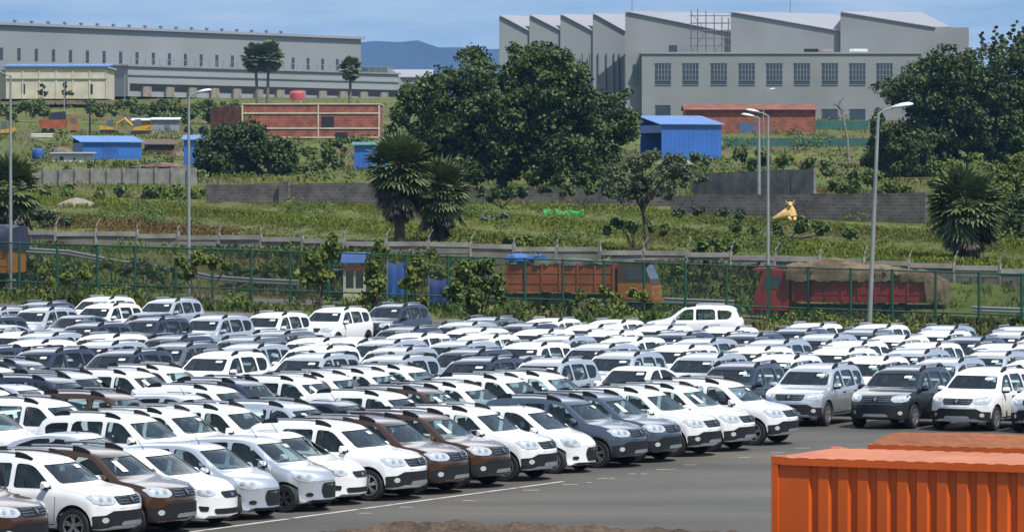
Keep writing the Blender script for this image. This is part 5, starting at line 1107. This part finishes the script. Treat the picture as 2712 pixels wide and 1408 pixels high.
# yellow statue of a seated bull
Y = 432 * KD; p = Vector((pX(2092, Y), Y, pZ(584, Y))); root = thing('bull_statue', 'yellow statue of a seated horned bull on the grass in front of the stone wall', 'statue', p); root.scale = (.86, .86, .86)
ym = mat_once('yellow_ochre_paint', (.56, .38, .13), .7, var=.2)
b = MB(); b.tube([(-1.55, 0, .16), (-1.1, 0, .28), (-.6, 0, .45), (-.1, 0, .62), (.22, -.04, .75)], [.10, .26, .42, .55, .42], 12); b.tube([(.12, -.05, .45), (.10, -.08, .95), (.0, -.15, 1.30), (-.02, -.22, 1.50)], [.50, .36, .24, .17], 12)
b.tube([(0, -.1, 1.50), (-.02, -.40, 1.42), (-.02, -.62, 1.30)], [.19, .16, .10], 10); b.tube([(-.1, -.5, .2), (-.05, -.75, .12), (.1, -.85, .08)], [.2, .13, .1], 8); b.tube([(.4, -.4, .2), (.4, -.75, .12), (.25, -.9, .08)], [.18, .12, .1], 8); link('body', b.mesh('bull_body', ym, 60), root)
for sg in (1, -1): b = MB(); b.tube([(sg * .10, -.18, 1.58), (sg * .32, -.18, 1.66), (sg * .42, -.18, 1.84)], [.05, .04, .015], 7); link('horn', b.mesh('bull_horn', ym, 60), root); b = MB(); b.tube([(sg * .14, -.15, 1.50), (sg * .42, -.17, 1.50)], [.05, .03], 6); link('ear', b.mesh('bull_ear', ym), root)
Y = 446 * KD; p = Vector((pX(1495, Y), Y, zg(pX(1495, Y), Y))); gm = mat_once('vivid_green_sheet', (.02, .20, .022), .55, var=.35, scale=1.5)
o = link('green_tarpaulin', lumpy('green_tarp', gm, 26, 8, lambda t: .42 + .10 * math.sin(t * 21) + .2 * math.exp(-((t - .25) / .1) ** 2), lambda t: .5, -1.7, 1.5, 12, lambda t: -.05), None, p, 0, 'vivid green sheet over a low stack beside the shaded wall', 'tarpaulin')
def heap(label, px, Y, base_py, w_, h_, m, seed, name='heap'):
    Y = Y * KD; p = Vector((pX(px, Y), Y, pZ(base_py, Y))); rs = np.random.RandomState(seed); b = MB(); vs = [(rs.uniform(-.2, .2) * w_, 0, h_)]; fs = []
    for rr_, h in ((.22, .82), (.42, .55), (.7, .22), (1., -.15)):
        for k in range(18): a = 2 * math.pi * k / 18; q = rr_ * rs.uniform(.85, 1.15); vs.append((q * math.cos(a) * w_, q * math.sin(a) * w_ * .7, h * h_ * rs.uniform(.75, 1.15)))
    for k in range(18):
        fs.append((0, 1 + k, 1 + (k + 1) % 18))
        for r_ in (0, 1, 2): fs.append((1 + r_ * 18 + k, 19 + r_ * 18 + k, 19 + r_ * 18 + (k + 1) % 18, 1 + r_ * 18 + (k + 1) % 18))
    b.add(vs, fs); link(name, b.mesh(name, m), None, p, 0, label, 'heap')
M['rubble'] = dots(.4, 'brown_rubble', [(.07, .045, .03), (.12, .08, .055), (.19, .15, .12)], [.35, .5, .68], .8, bump=.8)
heap('low brown earth heap right of the blue water tank, behind the white cabin', 150, 720, 402, 2.6, .9, M['rubble'], 1, 'earth_pile')
heap('rusty brown heap right of the low blue shed, next to the lean-to', 470, 690, 412, 1.5, 1.1, M['rubble'], 2, 'earth_pile')
heap('dark brown spoil heap in front of the orange tipper, far left', 75, 800, 378, 4.2, .9, M['rubble'], 3, 'earth_pile')
heap('spoil heap between the yellow machine and the low blue shed', 300, 790, 376, 3.4, .8, M['rubble'], 4, 'earth_pile')
heap('long low rubble bank above the panelled wall, right of the blue shed', 430, 630, 440, 3.6, .5, M['rubble'], 5, 'rubble_bank')
heap('small stone heap beside the concrete wall, below the big blue shed', 1790, 600, 432, 2.2, .9, M['conc_dark'], 6, 'stone_pile')
root = thing('pipe_stack', 'stack of pale pipes lying before the orange tipper, far left', 'pipes', (pX(112, 820 * KD), 820 * KD, pZ(366, 820 * KD)), R(8))
for k in range(5): b = MB(); b.lathe([(.18, -1.6), (.18, 1.6), (.15, 1.6), (.15, -1.6)], ((0), (k % 3) * .37 + (.18 if k > 2 else 0), .18 + (.32 if k > 2 else 0)), 'X', 12, 0, True); link('pipe', b.mesh('pale_pipe', mat_once('pale_pipe', (.42, .40, .36), .7), 40), root)
p = at(205, 470 * KD); rsn = np.random.RandomState(2); b = MB(); vs = [(0, 0, .62)]; fs = []
for ring, (rr_, h) in enumerate(((.6, .5), (1.2, .25), (1.9, -.1))):
    for k in range(16): a = 2 * math.pi * k / 16; q = rr_ * rsn.uniform(.85, 1.15); vs.append((q * math.cos(a), q * math.sin(a), h * rsn.uniform(.85, 1.1)))
for k in range(16):
    fs.append((0, 1 + k, 1 + (k + 1) % 16))
    for r_ in (0, 1): fs.append((1 + r_ * 16 + k, 17 + r_ * 16 + k, 17 + r_ * 16 + (k + 1) % 16, 1 + r_ * 16 + (k + 1) % 16))
b.add(vs, fs); link('sand_heap', b.mesh('sand_heap', mat_once('pale_sand', (.23, .205, .16), .95), 60), None, p, 0, 'pale heap of sand on the green bank at left', 'heap')
# ------------------------------------------------------------------ factories, far hall, hills
def clad(name, c, step, var=.08):
    m = mat(name, c, .6, 0, 0, var, .06); t = m.node_tree; b = t.nodes['Principled BSDF']
    tc = t.nodes.new('ShaderNodeTexCoord'); w_ = t.nodes.new('ShaderNodeTexWave'); w_.bands_direction = 'X'; w_.inputs['Scale'].default_value = 1 / step; w_.inputs['Distortion'].default_value = 0
    bp = t.nodes.new('ShaderNodeBump'); bp.inputs['Strength'].default_value = .12; bp.inputs['Distance'].default_value = .03
    t.links.new(tc.outputs['Object'], w_.inputs['Vector']); t.links.new(w_.outputs['Fac'], bp.inputs['Height']); t.links.new(bp.outputs[0], b.inputs['Normal']); return m
M['clad'] = clad('grey_cladding', (.235, .248, .255), 2.2)
M['clad2'] = clad('light_grey_cladding', (.27, .285, .29), 2.2)
M['roofsheet'] = clad('pale_roof_sheet', (.27, .27, .30), 2.)
M['render'] = mat('grey_render_wall', (.228, .24, .236), .9, 0, 0, .10, .15)
M['window'] = mat('dark_window', (.025, .035, .045), .15, 0, .5, .3, .6)
M['frame'] = mat('window_bars', (.20, .22, .22), .6)
# long factory at left
A = Vector((pX(-60, 1086 * KD), 1086 * KD, 0)); B_ = Vector((pX(956, 1212 * KD), 1212 * KD, 0)); d = B_ - A; L_ = d.length; ang = math.atan2(d.y, d.x); z0 = 22.0; ze = pZ(105, 1212 * KD) - z0
root = thing('long_factory', 'long low grey factory with a row of slit windows and roof vents, at left', 'factory', (A.x, A.y, z0), ang)
b = MB(); b.bb(0, L_, 0, 55, 0, ze); link('wall', b.mesh('long_factory_wall', M['clad']), root)
b = MB(); b.prism([(-.7, ze + .02), (-.7, ze + .55), (27, ze + 1.6), (55.5, ze + .5), (55.5, ze + .02)], (-.5, 0, 0), (0, 1, 0), (0, 0, 1), (L_ + 1, 0, 0)); rf = link('roof', b.mesh('long_factory_roof', M['roofsheet']), root)
vm = MB(); vm.lathe([(.22, 0), (.22, .45), (.40, .5), (.42, .75), (.20, .9), (.001, .95)], n=12); vm = vm.mesh('roof_vent', mat('grey_vent', (.14, .15, .16)), 40)
nW = 24
for k in range(nW): link('vent', vm, rf, (L_ * (k + .5) / nW, 20, ze + 1.3))
wm = MB(); wm.bb(-.42, .42, -.10, -.003, -1.15, 1.15); wm = wm.mesh('slit_window', M['window'])
for k in range(nW): link('window', wm, root, (L_ * (k + .35) / nW, 0, ze - 5.5))
b = MB(); b.bb(L_ * .28, L_ + 1.5, -9, -.01, 0, ze - 7.6); an = link('annex', b.mesh('long_factory_annex', M['clad2']), root)
b = MB(); b.bb(L_ * .28 - .3, L_ + 1.8, -9.4, -.01, ze - 7.58, ze - 7.25); b.bb(L_ * .28, L_ + 1.5, -9.25, -9.01, ze - 9.3, ze - 9.05); link('ledge', b.mesh('annex_ledge', M['galv']), an)
b = MB(); b.bb(L_ * .285, L_ + 1.2, -9.12, -9.003, 1.2, 2.55); link('loading_opening', b.mesh('annex_opening', M['dark']), an)
pm = MB(); pm.bb(-1.3, 1.3, -9.6, -9.13, 0, 2.0); pm = pm.mesh('annex_block', M['conc_dark'])
for k in range(12): link('block', pm, an, (L_ * .30 + (L_ * .7) * (k + .4) / 12, 0, 0))
b = MB()
for k in range(40): x = L_ * .285 + (L_ * .71) * k / 39; b.bb(x - .05, x + .05, -9.35, -9.25, ze - 7.25, ze - 6.0)
b.bb(L_ * .285, L_, -9.34, -9.26, ze - 6.08, ze - 5.98); link('railing', b.mesh('annex_railing', M['galv']), an)
b = MB(); b.prism([(0, 0), (7.5, 0), (6.2, 3.5), (3.2, 6.2), (0, ze - 6)], (L_ + 1.6, -6, 0), (1, 0, 0), (0, 0, 1), (0, 30, 0)); link('end_wing', b.mesh('long_factory_wing', M['clad']), root)
# cream building
Y = 1040 * KD; X0, X1 = pX(16, Y), pX(282, Y); z0 = pZ(256, Y) - .4; root = thing('cream_building', 'long flat cream building with a blue roof edge, at far left', 'building', (X0, Y, z0)); W_, H = X1 - X0, pZ(181, Y) - z0
b = MB(); b.bb(0, W_, 0, 16, 0, H); b.bb(-4.5, 0, 3, 15, 0, H * .97); link('wall', b.mesh('cream_walls', M['cream']), root)
b = MB(); b.bb(-.4, W_ + .4, -.35, 16.4, H + .005, H + .28); b.bb(-.1, W_ + .15, -.22, -.004, H - 2.0, H - 1.75); link('cornice', b.mesh('cream_cornice', mat_once('old_cream', (.40, .37, .29), .9)), root)
b = MB(); b.prism([(-.5, H + .29), (16.6, H + 1.1), (16.6, H + 1.2), (-.5, H + .42)], (-1, 0, 0), (0, 1, 0), (0, 0, 1), (W_ + 1.4, 0, 0)); link('roof', b.mesh('cream_roof', M['blueroof']), root)
b = MB()
for k in range(7): x = W_ * k / 6; b.bb(max(0, x - .14), min(W_, x + .14), -.12, -.006, 0, H)
link('pilaster', b.mesh('cream_pilasters', M['cream']), root)
for px in (62, 241): b = MB(); x = pX(px, Y) - X0; b.bb(x - .32, x + .32, -.08, -.003, .9, 2.7); link('window', b.mesh('cream_window', M['dark']), root)
bush('pale shrub against the cream building, left one of the pair', [(108, 245, 10), (112, 228, 7), (122, 248, 8)], 1030, 350, .5, 'grey', 91, group='shrubs by the cream building')
bush('pale shrub against the cream building, right one of the pair', [(172, 245, 10), (172, 226, 7), (186, 248, 8)], 1030, 350, .5, 'grey', 92, group='shrubs by the cream building')
# pale hall between
Y = 1330 * KD; X0, X1 = pX(940, Y), pX(1140, Y); z0 = pZ(262, Y); root = thing('pale_hall', 'low pale hall far off between the long factory and the huge tree', 'building', (X0, Y, z0)); W_, H = X1 - X0, pZ(206, Y) - z0
b = MB(); b.bb(0, W_, 0, 25, 0, H); link('wall', b.mesh('hall_wall', M['clad2']), root)
b = MB(); b.prism([(-.5, H + .01), (12, H + 2.0), (25.5, H + .01), (25.5, H + .2), (12, H + 2.2), (-.5, H + .2)], (-.5, 0, 0), (0, 1, 0), (0, 0, 1), (W_ + 1, 0, 0)); link('roof', b.mesh('hall_roof', M['roofsheet']), root)
b = MB(); b.bb(.5, W_ - .5, -.08, -.003, 1.0, 2.2); link('opening', b.mesh('hall_opening', M['window']), root)
# saw-tooth factory at right
Y = 950. * KD; S_ = F / Y; z0 = 15.0
root = thing('sawtooth_factory', 'large grey factory with a saw-tooth roof and a row of barred windows, at right', 'factory', (0, Y, z0))
def q(px, py, Yq=Y): return (pX(px, Yq), pZ(py, Yq) - z0)
def tooth(name, poly, Yq, ext, m):
    """side wall of a tooth: its outline in photo pixels at depth Yq, run back along ext; the roof is a part of its own"""
    Yq = Yq * KD; P = [q(x, y, Yq) for x, y in poly]; b = MB(); b.prism(P, (0, Yq - Y, 0), (1, 0, 0), (0, 0, 1), ext); return link(name, b.mesh('sawtooth_wall', m), root)
def slope(p0, p1, Yq, ext):
    Yq = Yq * KD; a, c = q(*p0, Yq), q(*p1, Yq); b = MB(); nx, nz = -(c[1] - a[1]), (c[0] - a[0]); l = math.hypot(nx, nz); nx, nz = nx / l * .12, nz / l * .12
    P = [(a[0] + nx * .1, a[1] + nz * .1), (c[0] + nx * .1, c[1] + nz * .1), (c[0] + nx, c[1] + nz), (a[0] + nx, a[1] + nz)]
    b.prism(P, (0, Yq - Y - .35, 0), (1, 0, 0), (0, 0, 1), (ext[0], ext[1] + .4, 0)); link('roof', b.mesh('sawtooth_roof', M['roofsheet']), root)
TL = [(1322, 42), (1402, 41), (1484, 39), (1570, 37)]; ends = [(1402, 84), (1484, 82), (1570, 84), (1655, 84)]
for i, (t, e) in enumerate(zip(TL, ends)):
    Yq = 975 - i * .5; ex = (5.4, 5, 0)
    tooth('wall', [(t[0], 330), t, (e[0] + .0, e[1]), (e[0] + .0, 330)], Yq, ex, M['clad']); slope((t[0] + .5, t[1]), e, Yq, ex)
TR = [((1656, 32), (1935, 88)), ((1935, 33), (2226, 84)), ((2226, 33), (2478, 74))]
for i, (t, e) in enumerate(TR):
    Yq = 967 - i * 1.5; ex = (17.6, 10, 0)
    poly = [(t[0], 330), t, e] + ([(2564, 73)] if i == 2 else []) + [((2564 if i == 2 else e[0]), 330)]
    tooth('wall', poly, Yq, ex if i < 2 else (1., 8, 0), M['render'])
    if i < 2: slope((t[0] + .5, t[1]), e, Yq, ex)
    else:                                                       # the last roof is cut short at its far end
        Y0, Y1 = Yq * KD - .3, Yq * KD + 8.4; pts = [(*q(*t, Y0), Y0), (*q(2478, 74, Y0), Y0), (*q(2516, 73, Y1), Y1), (*q(2441, 36, Y1), Y1)]
        vs = [(x_, y_ - Y, z_ + dz) for dz in (.14, .005) for x_, z_, y_ in pts] + [(x_, y_ - Y, pts[1][1] - 1.0) for x_, z_, y_ in pts[2:]]
        b = MB(); b.add(vs, [(0, 1, 2, 3), (7, 6, 5, 4), (0, 4, 5, 1), (1, 5, 6, 2), (2, 6, 7, 3), (3, 7, 4, 0), (6, 8, 9, 7)]); link('roof', b.mesh('sawtooth_roof', M['roofsheet']), root)
P0, P1 = q(1700, 143), q(2440, 143); b = MB(); b.bb(P0[0], P1[0], 0, 12.6, 0, P0[1]); fr = link('office_block', b.mesh('office_block', M['render']), root)
b = MB(); b.bb(P0[0] - .15, P1[0] + .15, -.22, 12.55, P0[1] + .004, P0[1] + .30); link('parapet', b.mesh('office_parapet', M['clad2']), fr)
b = MB(); b.bb(P0[0] - 2.7, P0[0] - .01, 2.2, 12.6, 0, P0[1] - .3); link('stair_tower', b.mesh('stair_tower', M['render']), root)
def win(cx, cy, w_, h, bars=True, m=None):
    x, z = q(cx, cy); W2, H2 = w_ / S_ / 2, h / S_ / 2; b = MB(); b.bb(x - W2, x + W2, -.04, -.003, z - H2, z + H2); o = link('window', b.mesh('factory_window', m or M['window']), fr)
    b = MB(); b.bb(x - W2 - .05, x + W2 + .05, -.12, -.042, z - H2 - .10, z - H2); b.bb(x - W2 - .05, x + W2 + .05, -.14, -.042, z + H2, z + H2 + .08)
    if bars:
        for k in range(1, 5): xx = x - W2 + 2 * W2 * k / 5; b.bb(xx - .05, xx + .05, -.10, -.042, z - H2 * .55, z + H2)
        for k in (.0, .33, .66): zz = z + H2 * (k * 2 - 1) * .75 + .25; b.bb(x - W2, x + W2, -.12, -.101, zz - .04, zz + .04)
    link('frame', b.mesh('window_frame', M['frame']), o)
for cx in (1756, 1829, 1904, 1978, 2051, 2124, 2198, 2271, 2343): win(cx, 196, 42, 56)
for cx in (1756, 1829, 1904, 2051, 2124): win(cx, 293, 40, 28, False)
for cx in (2198, 2271): win(cx, 305, 42, 32, False)
x, z = q(1684, 197); b = MB(); b.bb(x - .45, x + .45, 2.1, 2.19, z - 1.7, z + 1.7); link('window', b.mesh('stair_window', M['window']), root)
x, z = q(1783, 130, 967 * KD); b = MB(); b.bb(x - .65, x + .65, 17 * KD - .1, 17 * KD - .005, z - .65, z + .65); link('window', b.mesh('upper_window', M['window']), root)
b = MB()
for px in (1542, 1562, 1584, 1606, 1626, 1640): x, _ = q(px, 200, 973 * KD); b.bb(x - .08, x + .08, 23.5 * KD - .25, 23.5 * KD - .01, 2, q(0, 142, 973 * KD)[1])
link('downpipe', b.mesh('downpipes', mat_once('dark_pipe', (.06, .07, .075), .6)), root)
for px, w_, nm, mm in ((2150, 1.2, 'roof_box', M['dark']), (2185, 1.4, 'roof_unit', M['concrete']), (2275, 1.5, 'roof_unit', mat_once('white_unit', (.7, .72, .72))),):
    x, z = q(px, 140); b = MB(); b.bb(-w_, w_, -.5, .5, 0, .55); b.bb(-w_ * .8, w_ * .8, -.55, -.501, .1, .45); link(nm, b.mesh(nm, mm), None, (x, Y + 1.2, z0 + P0[1] + .305), 0, {2150: 'dark box on the parapet of the saw-tooth factory', 2185: 'grey roof unit right of the dark box on the factory parapet', 2275: 'white roof unit on the factory parapet, farthest right'}[px], 'roof unit')
# scaffold against the saw-tooth factory
Ys = 948; root = thing('scaffold', 'pipe scaffold standing on the factory roof, between two saw-tooth peaks', 'scaffold', (pX(1830, 960 * KD), 958.0 * KD, z0 + P0[1] + .29))
b = MB(); hs = (pZ(30, 960 * KD) - (z0 + P0[1]))
for xx, hh in ((0, .98), (1.1, 1), (2.5, .95), (3.9, .9), (5.2, .82), (6.3, .8)):
    for y in (0, 1.2): b.tube([(xx, y, 0), (xx, y, hs * hh)], .055, 5)
for k in range(1, 6):
    for y in (0, 1.2): b.tube([(-.3, y, hs * k * .17), (6.6, y, hs * k * .17)], .05, 5)
b.tube([(0, 0, 0), (2.5, 0, hs * .5)], .05, 5); b.tube([(2.5, 0, hs * .5), (0, 0, hs * .9)], .05, 5); b.tube([(3.9, 0, 0), (6.3, 0, hs * .5)], .05, 5); link('pipes', b.mesh('scaffold_pipes', mat_once('scaffold_pipe', (.12, .11, .11), .6)), root)
b = MB(); [b.box((3.2, .6, hs * k * .17 + .08), (6.6, .9, .06)) for k in (2, 3, 4)]; link('planks', b.mesh('scaffold_planks', M['concrete']), root)
# hills
xs = np.linspace(-1500, 1500, 90); V = []; Yh = 7000
for j, (dy, hf) in enumerate(((-700, 0), (-350, .45), (0, 1.), (500, .75), (1100, 0))):
    for x in xs:
        px = CX + F * x / Yh; t = 118 - 8 * math.exp(-((px - 985) / 60) ** 2) - 10 * math.exp(-((px - 1085) / 45) ** 2) + 10 / (1 + math.exp(-(px - 1160) / 14)) + 150 / (1 + math.exp(-(px - 1560) / 60)) + 3 * math.sin(px * .05)
        z = (pZ(t, Yh) - 10) * hf + 10; V.append((x, Yh + dy, z + (math.sin(x * .03 + j) * 4 if 0 < hf < 1 else 0)))
n = len(xs); link('hills', qmesh('hills', V, [(i * n + k, i * n + k + 1, (i + 1) * n + k + 1, (i + 1) * n + k) for i in range(4) for k in range(n - 1)], mat('hill_haze_blue', (.006, .034, .085), .95, 0, 0, .3, .01), True), kind='structure')  # blue of distant haze put into the hills' base colour, besides the haze volume
# ------------------------------------------------------------------ foreground: containers and earth heap
M['cont'] = mat('orange_container_paint', (.58, .092, .004), .5, 0, .15, .14, .9)
M['cont_top'] = mat('pale_orange_top', (.45, .15, .065), .65, 0, .1, .2, .7)  # container roof, a paler and less saturated orange than its sides
M['rust'] = dots(.2, 'rusty_tarpaulin', [(.15, .045, .02), (.23, .085, .04), (.33, .11, .03)], [.35, .52, .7], .35, stretch=(.4, 1, 1))
def container(label, corner, top_z, L_, H, per, m, mt, roof_arch=0., castings=True):
    root = thing('container', label, 'container', (corner[0], corner[1], top_z - H), -PH); W_ = 2.44
    def corr(x0, x1, depth, flip):
        vs = []; fs = []; x = x0; pts = []
        while x < x1 - per * .6:
            pts += [(x, 0), (x + per * .50, 0), (x + per * .62, depth), (x + per * .88, depth), (x + per, 0)]; x += per
        pts.append((x1, 0)); return pts
    for nm, y0, sg in (('side_panel', .045, 1), ('side_panel', W_ - .045, -1)):
        pts = corr(.42, L_ - .12, .052, 0); pts = [(.10, 0)] + pts; b = MB(); vs = []
        for (x, dpt) in pts: vs += [(x, y0 + sg * dpt, .16), (x, y0 + sg * dpt, H - .12)]
        b.add(vs, [(2 * i, 2 * i + 2, 2 * i + 3, 2 * i + 1) for i in range(len(pts) - 1)]); link(nm, b.mesh('side_panel', m), root)
    b = MB()
    for y in (0, W_ - .07): b.bb(.10, L_ - .10, y, y + .07, H - .125, H - .02); b.bb(.10, L_ - .10, y, y + .07, 0, .165)
    for x in (0, L_ - .10):
        for y in (0, W_ - .10): b.bb(x, x + .10, y, y + .10, .12, H - .12)
        b.bb(x, x + .10, .10, W_ - .10, H - .125, H - .02); b.bb(x, x + .10, .10, W_ - .10, 0, .165)
    link('frame', b.mesh('container_frame', m), root)
    b = MB(); pts = corr(.1, L_ - .1, -.025, 0); vs = []; ny = 8; fs = []
    for (x, dpt) in pts:
        for k in range(ny + 1): y = .02 + (W_ - .04) * k / ny; t = k / ny; vs.append((x, y, H - .012 + dpt * (1 if 0 < k < ny else .3) + roof_arch * math.sin(math.pi * t) + (.012 * math.sin(x * 1.9 + k) if 0 < k < ny else 0)))
    n = ny + 1; fs = [(i * n + k, (i + 1) * n + k, (i + 1) * n + k + 1, i * n + k + 1) for i in range(len(pts) - 1) for k in range(ny)]
    b.add(vs, fs); link('roof', b.mesh('container_roof', mt), root)
    for x, nm in ((.03, 'end_panel'), (L_ - .03, 'door_panel')): b = MB(); b.bb(x - .012, x + .012, .10, W_ - .10, .165, H - .125); [b.bb(x - .035, x + .035, y, y + .09, .2, H - .16) for y in np.linspace(.3, W_ - .4, 6)]; link(nm, b.mesh(nm, m), root)
    if castings:
        for x in (-.004, L_ - .174):
            for y in (-.004, W_ - .158):
                for z in (-.003, H - .115): b = MB(); b.bb(x, x + .178, y, y + .162, z, z + .118); link('corner_casting', b.mesh('corner_casting', m), root)
    return root
Yc = 64.4; c1 = (pX(2043, Yc), Yc); container('bright orange corrugated shipping container filling the bottom right corner', c1, pZ(1207, Yc), 12.2, pZ(1207, Yc) - .012, .31, M['cont'], M['cont_top'])
Yc = 72.6; c2 = (pX(2292, Yc), Yc); container('rust-brown topped container standing just behind the bright orange one', c2, pZ(1173, Yc), 12.2, pZ(1173, Yc) - .012, .31, M['cont'], M['rust'], .14, False)
# earth heap in the foreground, only its crest in view
def crest_z(x):
    px = CX + F * x / 58.; return pZ(1379 + 30 * ((px - 1150) / 290) ** 2 if px < 1150 else 1379 + 32 * ((px - 1150) / 860) ** 1.3, 58.) + .015 * math.sin(x * 7) + .012 * math.sin(x * 17 + 1)
rs = np.random.RandomState(9); Yh = 58.; V = []; nx, ny = 110, 26; X0, X1 = pX(850, Yh), pX(1950, Yh)
for i in range(nx + 1):
    t = i / nx; x = X0 - .9 + (X1 - X0 + 1.8) * t; crest = crest_z(x) + rs.uniform(-.015, .015)
    if t < .06 or t > .94: crest *= max(0, min(t, 1 - t) / .06)
    for k in range(ny + 1):
        s = k / ny * 2 - 1; y = Yh + s * 3.6; prof = max(0, 1 - abs(s)) ** .75; V.append((x, y, -.05 + (crest + .05) * prof + (rs.uniform(-.02, .02) + .05 * math.sin(x * 3.1 + y * 2) if .05 < prof < .95 else 0)))
n = ny + 1; link('earth_heap', qmesh('earth_heap', V, [(i * n + k, i * n + k + 1, (i + 1) * n + k + 1, (i + 1) * n + k) for i in range(nx) for k in range(ny)], dots(.4, 'red_earth', [(.045, .034, .024), (.078, .055, .038), (.115, .080, .056)], [.35, .5, .68], 1.2, bump=.8), True), None, None, 0, 'crest of a brown earth heap at the bottom edge of the picture', 'heap')
# ------------------------------------------------------------------ air
b = MB(); b.bb(-2600, 2600, -30, 9600, -3, 290); hz = bpy.data.materials.new('haze'); hz.use_nodes = True; t = hz.node_tree; t.nodes.clear(); o_ = t.nodes.new('ShaderNodeOutputMaterial'); v = t.nodes.new('ShaderNodeVolumePrincipled')
v.inputs['Color'].default_value = (.30, .58, 1.0, 1); v.inputs['Density'].default_value = 6.5e-5; v.inputs['Anisotropy'].default_value = .2; t.links.new(v.outputs[0], o_.inputs['Volume'])
link('haze', b.mesh('haze', hz), kind='stuff')
